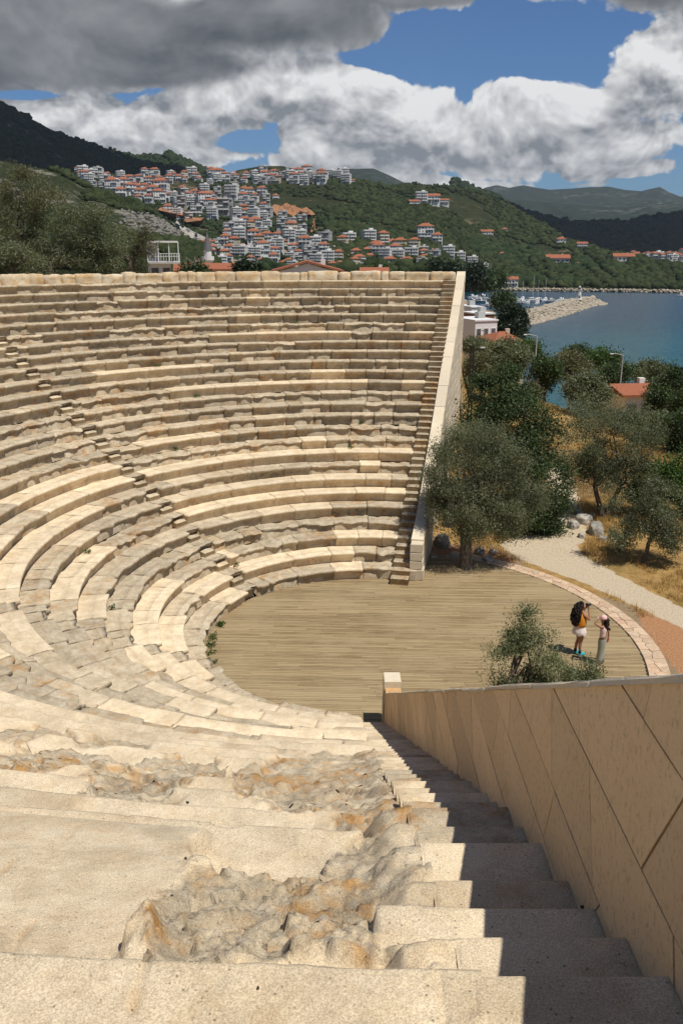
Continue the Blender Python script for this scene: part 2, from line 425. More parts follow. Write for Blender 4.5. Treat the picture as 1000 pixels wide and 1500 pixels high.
def f_deck(g):
    p = g.pos(); new, tone, och = g.attr('blk')
    ps = g.scale(p, (.35, 6.0, 1)); n1 = g.noise(ps, 4.0, 5, .65); n2 = g.noise(g.scale(p, (1.2, 30, 1)), 4.0, 3, .6); n3 = g.noise(p, .45, 4, .6); n4 = g.noise(p, 40, 2)
    c = g.mix(tone, (.170, .117, .058), (.325, .240, .130))
    c = g.mix(g.step(n1, .38, .68) * .55, c, (.41, .315, .180))
    c = g.mix(g.step(n2, .55, .75) * .5, c, (.13, .095, .06))
    c = g.mix(g.step(n3, .42, .66) * .38, c, (.38, .30, .18))
    c = g.mix(g.step(n4, .60, .75) * .3, c, (.45, .38, .27))
    return {'Base Color': c, 'Roughness': .8, 'Normal': g.bump(n2, .3, .006), 'Specular IOR Level': .15}
DECKM = material('weathered_decking', f_deck)
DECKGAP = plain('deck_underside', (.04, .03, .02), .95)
def f_ground(g):
    p = g.pos(); a, b, c3 = g.attr('zone')          # r: dry grass  g: gravel  b: red earth
    n1 = g.noise(p, .35, 5, .6); n2 = g.noise(p, 2.6, 6, .7); n3 = g.noise(p, 14, 4, .7); n4 = g.noise(p, 60, 2, .6)
    soil = g.mix(n2, (.19, .13, .075), (.33, .25, .155))
    dry = g.mix(g.step(n2 * .6 + n3 * .4, .32, .66), (.20, .115, .038), (.40, .255, .10))
    dry = g.mix(g.step(n1, .5, .68) * .5, dry, (.16, .14, .05))
    grav = g.mix(g.step(n3 * .5 + n4 * .5, .38, .64), (.36, .28, .185), (.60, .51, .385))
    red = g.mix(g.step(n3 * .5 + n4 * .5, .4, .62), (.27, .12, .05), (.44, .235, .115))
    red = g.mix(g.step(n4, .56, .66) * .7, red, (.55, .44, .33))
    w = (n2 - .5) * .9
    c = g.mix(g.step(a + w, .38, .62), soil, dry)
    c = g.mix(g.step(c3 + w, .38, .62), c, red)
    c = g.mix(g.step(b + w * .6, .40, .60), c, grav)
    return {'Base Color': c, 'Roughness': .95, 'Normal': g.bump(n3 * .6 + n4 * .4, .7, .05), 'Specular IOR Level': .1}
GROUND = material('dry_ground', f_ground)
def leafmat(name, lo, hi, back, tr=.28):
    def fn(g):
        t, t2, _ = g.attr('tint')
        c = g.mix(t, lo, hi)
        n = g.noise(g.pos(), .7, 3)
        c = g.mix(g.step(n, .4, .7) * .45, c, back)
        return {'Base Color': c, 'Roughness': .55, 'Specular IOR Level': .3, 'trans': (tr, g.mix(1.0, c, (1.5, 1.7, .8), 'MULTIPLY'))}
    return material(name, fn)
OLIVE = leafmat('olive_leaves', (.055, .068, .036), (.205, .215, .130), (.135, .145, .090))
OLIVE_DRY = leafmat('dusty_olive_leaves', (.062, .066, .034), (.195, .190, .110), (.14, .125, .07))
OLIVE_NEAR = leafmat('young_olive_leaves', (.085, .105, .048), (.24, .26, .15), (.16, .17, .085))
DARKLEAF = leafmat('dark_broad_leaves', (.020, .036, .014), (.080, .118, .042), (.045, .066, .026), .2)
GREENLEAF = leafmat('fresh_green_leaves', (.030, .055, .014), (.085, .145, .035), (.055, .085, .028))
PINE = leafmat('conifer_needles', (.010, .021, .011), (.030, .052, .022), (.018, .030, .013), .1)
def f_bark(g):
    p = g.pos(); n = g.noise(g.scale(p, (9, 9, 2.2)), 2.5, 6, .7)
    return {'Base Color': g.mix(g.step(n, .35, .65), (.055, .042, .030), (.23, .195, .155)), 'Roughness': .95, 'Normal': g.bump(n, 1.0, .06)}
BARK = material('olive_bark', f_bark)
# ------------------------------------------------------------------ lie of the land
def xw(y): return np.where(y < 24.5, 1.5, WF0[0] + .42 + (np.asarray(y, float) - WF0[1]) * WFD[0] / WFD[1])
def ground_z(x, y):
    x = np.asarray(x, float); y = np.asarray(y, float)
    r = np.hypot(x - C[0], y - C[1])
    dist = np.hypot(x * .8, y)
    low = -19.6 * sstep(y + .9 * x, 80, 195) - .6 * sstep(x, 12, 40) + .35 * (fbm(np.stack([x * .12, y * .12, x * 0], -1)) - .5) * sstep(r, 9.5, 14)
    low = low + 2.2 * sstep(r, 22, 46) * sstep(y, 33, 60) * (1 - sstep(y, 62, 100)) * (1 - sstep(x, 8, 22))
    low = low + 1.4 * (1 - sstep(y, 11.5, 17.5)) * (1 - sstep(x, 8, 16))
    low = low + np.where(y < 2, 2.0, 0) * 0
    low = np.where(y > 190, np.maximum(low, -21.5), low)
    high = 9.75 - 6.5 * sstep(r, 45, 130) - 5.0 * sstep(r, 150, 420) + .6 * (fbm(np.stack([x * .05, y * .05, x * 0 + 3], -1)) - .5) * sstep(r, 30, 50)
    wd = .35 + np.clip(y - 52, 0, 200) * .25
    w = sstep(xw(y) - .22 - x - np.clip(y - 52, 0, 300) * .10, -wd * .5, wd * .5)
    bowl = np.minimum((r - 5.4) * (DH / DR) - .75, 9.3)
    bowl = np.where(r < 5.6, -.4, bowl)
    inn = sstep(r, 24.0, 24.5)
    hz = bowl * (1 - inn) + high * inn
    z = low * (1 - w) + hz * w - 2.2 * np.exp(-(((x - 28.5) / 12) ** 2 + ((y - 76) / 14) ** 2))
    return np.where((r < 9.0) & (w < .5), np.minimum(z, -.06 - .25 * sstep(r, 8.9, 8.2)), z)

# ------------------------------------------------------------------ tiers of seats
def ang_far(r):                            # where a circle of radius r meets the inner edge of the far stair
    o = WF0 - WFN * SW - C; b = o @ WFD; c = o @ o - r * r; t = -b + sqrt(b * b - c); p = o + WFD * t
    return atan2(p[1], p[0])
def ang_near(r):
    o = WN0 - WNN * (SW - .02) - C; b = o @ WND; c = o @ o - r * r; t = -b + sqrt(b * b - c); p = o + WND * t
    return atan2(p[1], p[0]) % (2 * pi)
MIDST = (radians(142.0), radians(206.0))
theatre = empty('ancient_theatre', (C[0], C[1], 0), 0, 'weathered limestone theatre, curved tiers of seats climbing from a wooden stage floor', 'theatre')
TM = Matrix.Translation((-C[0], -C[1], 0))
def under_theatre(o): o.parent = theatre; o.matrix_parent_inverse = TM; return o

def x_ang(x, r): return 2 * pi - math.acos(max(-1, min(1, (x - C[0]) / r)))
def line_pt(px, py):                       # where a sight line meets the general slope of the near seats
    d = ray(px, py); p = None; z = 9.0
    for _ in range(30):
        t = (z - EYE) / d[2]; p = d * t; z = H0 + DH * ((math.hypot(p[0] - C[0], p[1] - C[1]) - R0) / DR - .3)
    return p[:2]
WORN = []                                  # worn patches on the seats nearest the viewer: centre, half sizes, strength, depth
for px, py, rx, ry, k, dp in [(385, 1330, 165, 66, 1.0, .09), (300, 1345, 85, 50, 1.0, .08), (520, 1320, 85, 70, .9, .04), (560, 1265, 90, 34, .9, 0), (585, 1290, 40, 22, .6, 0), (560, 1180, 62, 48, .95, 0), (520, 1150, 95, 34, .95, 0),
        (60, 1112, 130, 22, 1, .03), (225, 1140, 115, 30, 1, .03), (430, 1143, 95, 34, .95, .02), (490, 1120, 90, 18, .8, 0), (560, 1118, 40, 14, .8, 0), (40, 1075, 100, 12, .9, .02), (160, 1092, 70, 10, .7, 0),
        (380, 1030, 110, 16, 1, 0), (300, 1010, 120, 26, 1, 0), (170, 1000, 120, 26, .9, 0), (60, 1010, 60, 12, .6, 0), (330, 1050, 60, 8, .9, 0), (470, 1078, 60, 5, .9, 0), (280, 1062, 120, 8, .6, 0)]:
    c_ = line_pt(px, py); ex = abs(line_pt(px + rx, py)[0] - c_[0]); ey = abs(line_pt(px, py - ry)[1] - line_pt(px, py + ry)[1]) / 2
    WORN.append((c_[0], c_[1], ex, ey, k, dp))
FRESH = [(line_pt(302, 1160), .22, .42), (line_pt(50, 1150), .45, .16), (line_pt(596, 1350), .15, .34)]
def chunks(X, Y, size, seed):
    """angular broken facets: every cell of a jittered net is its own tilted, lifted flake"""
    x, y = X / size, Y / size; ix, iy = np.floor(x).astype(np.int64), np.floor(y).astype(np.int64); best = np.full(X.shape, 9.0); out = np.zeros_like(X)
    o = ix * 0 + seed * 7
    for a in (-1, 0, 1):
        for b in (-1, 0, 1):
            i, j = ix + a, iy + b; px, py = i + _h(i, j, o), j + _h(i, j, o + 1); dx, dy = x - px, (y - py) * 1.25; d = np.abs(dx) * .7 + np.hypot(dx, dy)
            v = _h(i, j, o + 2) - .5 + ((_h(i, j, o + 3) - .5) * dx + (_h(i, j, o + 4) - .5) * dy) * 1.1
            out = np.where(d < best, v, out); best = np.minimum(best, d)
    return out
SY = [2.21, 2.59, 2.95, 3.34, 3.85, 4.28, 4.70]; SZ = [Zk(23) - .2 * i for i in range(7)]
def stair_z(Y):
    z = np.full(np.shape(Y), SZ[0] + .2)
    for i, y in enumerate(SY): z = np.where(np.asarray(Y) > (SY[i - 1] if i else 1.84), SZ[i], z)
    far_ = Zk(0) + DH * ((C[1] - np.asarray(Y) - R0) / DR) - .12
    return np.where(np.asarray(Y) > 4.70, np.minimum(far_, SZ[6] - .1), z)
def near_fields(X, Y):
    P = np.stack([X, Y, X * 0], -1); wob = (fbm(P * 3.1 + 3, 4) - .5); wob2 = (fbm(P * 11.0 + 7, 3) - .5)
    W = np.zeros_like(X); Dp = np.zeros_like(X)
    for cx, cy, ex, ey, k, dp in WORN:
        q = np.sqrt(((X - cx) / ex) ** 2 + ((Y - cy) / ey) ** 2) + wob * 1.0 + wob2 * .35
        w = sstep(q, 1.05, .92) * k; W = np.maximum(W, w); Dp = np.maximum(Dp, sstep(q, 1.1, .35) * dp)
    for c_, ex, ey in FRESH:
        q = np.maximum(np.abs((X - c_[0]) / ex), np.abs((Y - c_[1]) / ey)) + wob * .25; W *= sstep(q, .92, 1.05)
    r = np.hypot(X - C[0], Y - C[1])
    z = np.full(X.shape, Zk(9)); lipj = np.zeros_like(X)
    for k in range(10, NR):
        R_ = Rk(k) + (fbm(np.stack([X * .7, X * 0 + k * 3.3, X * 0], -1), 3) - .5) * .10
        chip = sstep(fbm(np.stack([X * 2.6, X * 0 + k * 1.7, Y * 0], -1), 4), .60, .74)
        if k == 20: R_ = R_ - .06
        w = .016 + .045 * sstep(chip, .3, 1)
        dz = Zk(k) - Zk(k - 1); z = z + dz * sstep(r, R_ - w * .3 + .02 * chip, R_ + w)
        rounded = np.exp(-np.clip(r - R_ - w * .6, 0, 9) / .014) * (r > R_) ; z -= rounded * .009
    rm = sstep(X + wob * .3 + wob2 * .1, -.84, -.90) * sstep(r, Rk(20) + .06, Rk(20) + .16) * (r < Rk(23) + .02); z = z * (1 - rm) + (Zk(20) + (Zk(22) - Zk(20)) * np.clip((r - Rk(20)) / (Rk(23) - Rk(20)), 0, 1) ** .8) * rm
    n1 = fbm(P * 2.4 + 5, 5) - .5; n2 = fbm(P * 7.5 + 15, 4) - .5; n3 = fbm(P * 24 + 31, 3) - .5
    rid = np.clip(1 - np.abs(fbm(P * np.array([2.0, 3.4, 1]) + 2.2, 4) - .5) * 5, 0, 1)
    line = H0 + DH * ((r - R0) / DR - .30)
    stp = np.round(n1 * 9) / 9                                     # broken beds of the rock
    fis = np.exp(-(np.abs(fbm(P * 3.0 + 70, 4) - .5) / .010) ** 2)
    ch1, ch2 = chunks(X, Y, .26, 1), chunks(X, Y, .11, 2); ch3 = chunks(X, Y, .045, 3)
    rock = line + n1 * .08 + ch1 * .10 + ch2 * .045 + ch3 * .020 + n3 * .018 - rid * .03 - fis * .02 - Dp
    edge = sstep(X, -.75, .30)
    rock = np.minimum(rock, z + .22) * (1 - edge) + (line + .02 + .09 * sstep(X, .15, .40) - Dp * .8 + n1 * .05 + ch1 * .06 + ch2 * .05 + ch3 * .02 + n2 * .03 + n3 * .04 - fis * .03) * edge
    zz = z * (1 - W) + rock * W
    zs_ = stair_z(Y) + ch2 * .03 + n3 * .012 - .012; e2 = sstep(X + n2 * .10, .08, .33); zz = np.maximum(zz, zz * (1 - e2) + zs_ * e2)
    smooth = n2 * .006 + n3 * .006
    # joints between stones
    seg = np.floor((r - R0) / DR); jx = (X * (.75 + .35 * _h(seg.astype(int) & 63, seg.astype(int) * 0, seg.astype(int) * 0)) + seg * .377) % 1
    crack = np.exp(-(np.minimum(jx, 1 - jx) / .013) ** 2) * (1 - W) * (fbm(P * 5 + 3, 2) > .42)
    zz = zz + smooth * (1 - W) - crack * .016
    pit = np.clip(fbm(P * 19 + 50, 2) - .66, 0, 1) * .10 * (.3 + W); zz -= pit
    new = np.clip(1 - W * 1.0 - .25 * (fbm(P * 1.1 + 9, 3) > .56), 0, 1); tone = .5 + .5 * (fbm(np.stack([seg * 1.7, np.floor(X * .8 + seg * .377), X * 0], -1), 2) - .5) + wob * .4
    och = np.clip(.12 + W * (.34 + 1.9 * np.clip(n1 + .14, 0, 1) + .5 * np.clip(ch2, 0, 1)) + crack * .5, 0, 1)
    greying = np.clip((rid * .5 + fis * .8 + np.clip(-ch1 * .4, 0, 1) + np.clip(-ch2 * .5, 0, 1)) * W * .8 + np.clip(-n1 * 2.2, 0, 1) * W + Dp * 4.5 * (n2 + .5), 0, 1)  # greyer in fissures, low flakes and hollows
    return zz, np.stack([np.clip(new * .95 + .62 * W - greying * .60, -.6, 1), np.clip(tone, 0, 1), och], -1)
def near_x0(k): return -3.4 - (23 - k) * .42
def p_new(k, a):
    d = math.degrees(a)
    if d < 100: p = [.25, .75, .85, .85, .9, .9, .35, .85, .8, .35, .2, .6, .2, .2, .75, .4, .15, .2, .2, .35, .1, .1, .1, .3, .15, .6][k]
    elif d < 150: p = .42 if k < 6 else (.35 if k < 12 else .10)
    elif d < 200: p = [.05, .35, .6, .15, .85, .9, .4, .9, .9, .15, .15, .2, .2][k] if k < 13 else .15
    elif d < 250: p = .32 if k < 16 else .3
    else: p = .45
    return p * .85
def make_row(k):
    make_row.tone = random.uniform(.55, .85)
    r = Rk(k); z = Zk(k); h = H0 if k == 0 else DH
    af, an = ang_far(r), ang_near(r)
    segs = []                               # (a0, a1, state, reach)
    near_row = k >= 12
    a_spec = x_ang(near_x0(k), r) if near_row else an
    stair = [(m - .31 / r, m + .31 / r) for m in MIDST]
    a = af; st = None
    while a < a_spec - 1e-4:
        L = random.uniform(.65, 1.75) * (1.6 if st == 'new' else 1) if k < 24 else random.uniform(1.2, 2.4); L *= 1.0 if k > 2 else .75
        b = a + L / r
        hit = None
        for s0, s1 in stair:
            if a < s0 - 1e-5 and b > s0 - .25 / r: b = s0
            elif abs(a - s0) < 1e-4: b = s1; hit = True
        if b > a_spec - .35 / r: b = a_spec
        if random.random() > .55 or st is None:
            q = random.random(); pn = p_new(k, a)
            st = 'new' if q < pn else ('broken' if q < pn + (1 - pn) * (.16 if k > 11 else .42) else 'old')
        segs.append((a, b, 'stair' if hit else st, 0)); a = b
    Vs, Fs, As, off = [], [], [], 0
    for (a0, a1, st, ext) in segs:
        mid = C + r * np.array([cos((a0 + a1) / 2), sin((a0 + a1) / 2)])
        cd = math.hypot(math.hypot(*mid), EYE - z)
        near = cd < 10
        stp = min(.16, max(.022, cd * .0048)) if cd < 20 else .085
        n = max(3, int((a1 - a0) * r / stp) + 1)
        gap = .004 if st == 'new' else .010
        A = np.linspace(a0 + gap / r, a1 - gap / r, n)
        drq = DR + .16
        tre = np.array([.02, .12, .31, .345, .37, .55, drq]) if not near else np.r_[np.arange(.02, .33, stp * .8), .345, .37, np.arange(.40, drq, stp * .8), drq]
        ris = [(.15, -h - .06), (.15, -.27), (.135, -.20), (.075, -.135), (.002, -.11), (-.004, -.06), (-.002, -.018)]
        pr = np.array([p[0] for p in ris] + list(tre)); pz = np.array([p[1] for p in ris] + [0.0] * len(tre))
        ch = random.uniform(.012, .03)
        pz[len(ris):] -= np.where(tre > .355, ch, 0); pz[len(ris)] -= .004
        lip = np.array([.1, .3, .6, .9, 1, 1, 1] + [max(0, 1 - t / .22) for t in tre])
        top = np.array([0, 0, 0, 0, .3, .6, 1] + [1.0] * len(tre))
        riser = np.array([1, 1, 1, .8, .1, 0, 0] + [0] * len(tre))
        s_ = A * r
        RR = np.repeat(pr[None], n, 0) - ext; ZZ = np.repeat(pz[None], n, 0)
        RR[:, -1] += ext
        X0 = C[0] + (r + RR) * np.cos(A)[:, None]; Y0 = C[1] + (r + RR) * np.sin(A)[:, None]
        P = np.stack([X0, Y0, z + ZZ], -1)
        fine = fbm(P * 4.2 + k * 3.1, 4) - .5
        coarse = fbm(P * 1.5 + 40, 3) - .5
        RR += np.random.default_rng(int(a0 * 1000) + k).uniform(-.012, .012); tilt = random.uniform(-.012, .012)
        ZZ += tilt * np.linspace(-1, 1, n)[:, None] * top
        seed = random.uniform(0, 99)
        e1 = fbm(np.stack([s_ * 1.5 + seed, s_ * 0 + k, s_ * 0], -1), 3); tri = np.abs(((s_ * random.uniform(.9, 1.6) + seed) % 1) - .5) * 2
        tone = random.uniform(.25, .75); newv, och, rough = 1.0, .10, np.zeros_like(ZZ)
        if st == 'new':
            e = sstep(e1, .70, .78) * .5; RR += fine * .010; ZZ += fine * .010 * top; tone = np.clip(make_row.tone + random.uniform(-.12, .12), .4, .95); make_row.tone = tone; newv = random.uniform(.78, 1.0)
            RR += e[:, None] * lip * .07
        elif st in ('old', 'stair'):
            amt = random.choice([.25, .6, 1.0]) if st == 'old' else 1.0
            e = sstep(e1 + tri * .22, .56, .64) * amt
            RR += e[:, None] * lip * (.11 + .06 * tri[:, None]) + fine * .05 + coarse * .03 * lip
            ZZ += -e[:, None] * lip * top * .035 + fine * .035 * top + coarse * .04 * top
            newv = random.uniform(.10, .48); och = random.choice([.1, .25, .45, .7])
            if st == 'stair': RR[:, :-6] = np.minimum(RR[:, :-6] + .20, DR - .1 + 0 * RR[:, :-6]); RR += fine * .05; newv = .3; och = .3
        elif st in ('broken', 'rock'):
            big = fbm(P * 2.6 + seed, 4) - .5; ridge = np.abs(fbm(P * 3.3 + 9, 3) - .5) * 2
            m_ = .75 if near else 1.0
            RR += lip * (.04 + .16 * e1[:, None]) * m_ + big * .24 * (.25 + lip) * m_ + fine * .08
            ZZ += top * (-.035 - lip * .09 * e1[:, None] + big * .17 * m_ + fine * .07) - top * ridge * .03
            if near: ZZ += top * (.26 * sstep(pr, .25, .80)[None] + fine * .10 - .05 * lip); nl_ = len(ris); ZZ[:, :nl_] = np.minimum(ZZ[:, :nl_], ZZ[:, nl_:nl_ + 1] - np.linspace(.3, .01, nl_)[None]); RR[:, :nl_] -= np.linspace(.10, 0, nl_)[None]
            newv = (random.uniform(.0, .25) if st == 'broken' else .12) + (.3 if near else .1); och = random.choice([.1, .3, .6]) if st == 'broken' else .55
            rough = np.clip(ridge * 1.2, 0, 1)
        V = np.stack([C[0] + (r + RR) * np.cos(A)[:, None], C[1] + (r + RR) * np.sin(A)[:, None], np.maximum(z + ZZ, .004 if k == 0 else -9)], -1)
        m = V.shape[1]
        at = np.zeros((n, m, 3)); at[..., 0] = np.clip(newv - rough * .2, 0, 1); at[..., 1] = tone
        if st == 'old': at[..., 0] -= (riser * .45 + .15 * (lip > .9) * (top < .9)) * random.uniform(.3, 1)  # risers and lip faces of old blocks made greyer
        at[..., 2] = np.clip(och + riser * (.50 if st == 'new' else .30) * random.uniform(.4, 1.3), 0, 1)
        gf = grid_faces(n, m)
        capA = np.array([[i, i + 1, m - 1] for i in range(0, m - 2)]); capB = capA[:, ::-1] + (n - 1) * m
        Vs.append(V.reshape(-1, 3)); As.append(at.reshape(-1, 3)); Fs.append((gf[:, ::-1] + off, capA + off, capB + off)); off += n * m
    if near_row:
        d0 = math.hypot(C[1] - r, EYE - z); res = max(.012, d0 * .0042)
        na = int((an - a_spec) * r / res) + 2; A = np.linspace(a_spec, an, na)
        rs = [np.arange(-.07, .09, min(res, .014)), np.arange(.09, DR - .07, res), [DR - .07]] if k < NR - 1 else [np.arange(-.07, .09, .014), np.arange(.09, .75, .03)]
        rs = r + np.concatenate(rs); AA, RR = np.meshgrid(A, rs, indexing='ij'); X0 = C[0] + RR * np.cos(AA); Y0 = C[1] + RR * np.sin(AA)
        zz, at = near_fields(X0, Y0); V = np.stack([X0, Y0, zz], -1); m = len(rs)
        sk = V[:, :1].copy(); sk[..., 2] -= .0
        Vs.append(V.reshape(-1, 3)); As.append(at.reshape(-1, 3)); Fs.append((grid_faces(na, m)[:, ::-1] + off, np.zeros((0, 3), int), np.zeros((0, 3), int))); off += na * m
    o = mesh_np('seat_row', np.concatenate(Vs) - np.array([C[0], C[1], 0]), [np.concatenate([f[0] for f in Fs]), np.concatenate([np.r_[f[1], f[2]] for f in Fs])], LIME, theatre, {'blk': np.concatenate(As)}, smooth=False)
    return o
for k in range(NR): make_row(k)

def slab(p0, ax, ay, lx, ly, z, hgt, rough=.006, res=.03, at=(.8, .6, .2), lip_round=.012, worn=0.0, seed=0):
    """a stone with a gently uneven top; p0 corner, ax/ay unit plan axes; returns V,F,A"""
    nx = max(3, int(lx / res) + 1); ny = max(3, int(ly / res) + 1)
    sx = np.linspace(0, lx, nx); sy = np.linspace(0, ly, ny)
    sx = np.r_[0, lip_round, sx[1:-1], lx - lip_round, lx]; sy = np.r_[0, lip_round, sy[1:-1], ly - lip_round, ly]
    sx.sort(); sy.sort(); nx, ny = len(sx), len(sy)
    SX, SY = np.meshgrid(sx, sy, indexing='ij')
    X = p0[0] + ax[0] * SX + ay[0] * SY; Y = p0[1] + ax[1] * SX + ay[1] * SY
    n = fbm(np.stack([X * 6, Y * 6, X * 0 + z * 5 + seed], -1), 4) - .5
    Z = z + n * rough * 2
    edge = np.minimum(np.minimum(SX, lx - SX), np.minimum(SY, ly - SY))
    Z = Z - lip_round * (1 - sstep(edge, 0, lip_round * 1.6)) - worn * (1 - sstep(SY, 0, .14)) * (.5 + n)
    top = np.stack([X, Y, Z], -1).reshape(-1, 3)
    ring = [(i, 0) for i in range(nx)] + [(nx - 1, j) for j in range(1, ny)] + [(i, ny - 1) for i in range(nx - 2, -1, -1)] + [(0, j) for j in range(ny - 2, 0, -1)]
    idx = np.array([i * ny + j for i, j in ring]); low = top[idx].copy(); low[:, 2] = z - hgt
    V = np.r_[top, low]; nt = len(top); q = len(idx); a_ = np.arange(q); b_ = (a_ + 1) % q
    F = np.r_[grid_faces(nx, ny)[:, ::-1], np.stack([idx[a_], idx[b_], nt + b_, nt + a_], -1)]
    return V, F, np.repeat(np.array([at]), len(V), 0)
def orient(F): return F[:, ::-1]
def stack(parts):
    Vs, Fs, As, off = [], [], [], 0
    for V, F_, A in parts: Vs.append(V); Fs.append(F_ + off); As.append(A); off += len(V)
    return np.concatenate(Vs), np.concatenate(Fs), np.concatenate(As)

# the stair along the near wall, worn and uneven
staira = empty('stair', (0, 0, 0)); under_theatre(staira); staira['label'] = 'narrow stair half in the shadow of the near wall'
ys = [2.21, 2.59, 2.95, 3.34, 3.85, 4.28, 4.70]; zs = [Zk(23) - .2 * i for i in range(7)]
n_rest = int(round((zs[-1] - .25) / .2)); y_end = C[1] - R0 - .05
for i in range(1, n_rest + 1): ys.append(4.70 + (y_end - 4.70) * i / n_rest); zs.append(zs[6] - (zs[6] - .22) * i / n_rest)
ys = [1.45, 1.84] + ys; zs = [zs[0] + .4, zs[0] + .2] + zs
for i, (y, z) in enumerate(zip(ys, zs)):
    yb = ys[i - 1] - .04 if i else y - .5
    rough = i in (7, 8, 9, 13, 14) or (i > 10 and i % 5 == 0)
    jz = random.uniform(-.008, .008)
    xl = WN0[0] - SW - .02 + random.uniform(-.01, .01)
    V, Fc, A = slab((xl, y + random.uniform(-.01, .01)), (1, 0), (0, -1), SW + .03, y - yb, z + jz, .30, .030 if rough else .005, .022 if i < 14 else .05,
                    (.40 if rough else .92, random.uniform(.35, .65), .85 if rough else random.uniform(.15, .45)), .012, .03 if rough else .006, i)
    mesh_np('step', V, Fc[:, ::-1] if False else Fc, LIME, staira, {'blk': A})
# the stair along the far wall
stairb = empty('stair', (0, 0, 0)); under_theatre(stairb); stairb['label'] = 'narrow stair climbing beside the far wall'
for k in range(NR):
    for hf in (0, 1):
        o = WF0 - WFN * SW * .5 - C; r = Rk(k) - (DR / 2 if hf else 0); b = o @ WFD; c = o @ o - r * r
        t = -b + sqrt(b * b - c); z = Zk(k) - (.2 if hf else 0)
        p = WF0 - WFN * (SW + .01) + WFD * (t + random.uniform(-.02, .02))
        V, Fc, A = slab(p, -WFN * -1, WFD, SW + .02, DR * .5 + .10, z + random.uniform(-.01, .01), .26, .012, .12, (random.uniform(.0, .25), random.uniform(.0, .35), random.uniform(.55, 1.0)), .015, 0, k * 2 + hf)  # steps toned dark brown to stand in for the wall's shadow
        mesh_np('step', V, Fc, LIME, stairb, {'blk': A})
# the two stairs that divide the seats: low half steps in front of each row
for m in MIDST:
    st = empty('stair', (0, 0, 0)); under_theatre(st); st['label'] = 'worn stair rising between two wedges of seats'
    tang = np.array([-sin(m), cos(m)]); rad = np.array([cos(m), sin(m)])
    for k in range(1, NR):
        p = C + rad * (Rk(k) + .0 + random.uniform(-.02, .06)) - tang * .25
        V, Fc, A = slab(p, tang, rad, .50, .34, Zk(k) - .2 + random.uniform(-.04, .03), .24, .03, .06, (random.uniform(.1, .8), random.uniform(.3, .7), random.uniform(.1, .7)), .03, .05, k)
        mesh_np('step', V, Fc[:, ::-1], LIME, st, {'blk': A})

# ------------------------------------------------------------------ polygonal masonry
def clip(poly, n, d):
    out = []
    for i in range(len(poly)):
        a, b = poly[i], poly[(i + 1) % len(poly)]; da, db = n @ a - d, n @ b - d
        if da <= 0: out.append(a)
        if da * db < 0: out.append(a + (b - a) * (da / (da - db)))
    return out
def cells(pts, bound, gap):
    res = []
    for i, p in enumerate(pts):
        poly = [np.array(b, float) for b in bound]
        for j, q in enumerate(pts):
            if i == j or abs(q[0] - p[0]) > 6 or abs(q[1] - p[1]) > 6: continue
            n = q - p; L = np.linalg.norm(n); n = n / L; poly = clip(poly, n, n @ (p + q) / 2 - gap)
            if len(poly) < 3: break
        if len(poly) >= 3: res.append(np.array(poly))
    return res
def prism(mb, poly, f, depth, ch, mi, at):
    """poly in plan (s,t), f(s,t,d) -> world; outward depth with a small chamfer"""
    k = len(poly); c = poly.mean(0); inner = c + (poly - c) * max(.5, 1 - ch / max(.05, np.abs(poly - c).max()))
    V = [f(*p, 0) for p in poly] + [f(*p, depth - ch * .6) for p in poly] + [f(*p, depth) for p in inner]
    Fc = [(i, (i + 1) % k, k + (i + 1) % k, k + i) for i in range(k)] + [(k + i, k + (i + 1) % k, 2 * k + (i + 1) % k, 2 * k + i) for i in range(k)] + [tuple(range(2 * k, 3 * k))]
    mb.add(V, Fc, mi, at)

# near wall
near_wall = empty('retaining_wall', (float(WN0[0]), 10, 0), 0, 'tan retaining wall of smooth stone slabs beside the shaded near stair', 'wall')
NWL = 20.3; ztop = lambda s: 1.32 + max(0, s - .55) * (10.72 - 1.32) / (16.8 - .55)
zstep = lambda s: max(0.0, s * .565 - .2)
def nwf(s, t, d):                          # s from the low end towards the camera, t height, d out of the face
    x = WN0[0] + WND[0] * s; y = WN0[1] + WND[1] * s
    return (x - d - near_wall.location[0], y - near_wall.location[1], t)
core = MB()
sS = [0.0, .55, 6, 12, 16.8, NWL]
for a, b in zip(sS[:-1], sS[1:]):
    za, zb = ztop(a) - .035, ztop(b) - .035
    V = []
    for s, zt in ((a, za), (b, zb)):
        for off in (.0025, -.40):
            for zz in (max(-.3, zstep(s) - 1.6), zt): V.append(nwf(s, zz, -off if off > 0 else off))
    Fc = [(0, 1, 5, 4), (2, 6, 7, 3), (1, 3, 7, 5), (0, 4, 6, 2)]
    if a == 0: Fc.append((0, 2, 3, 1))
    if b == NWL: Fc.append((4, 5, 7, 6))
    core.add(V, Fc, 0)
core.build('core', JOINT, near_wall)
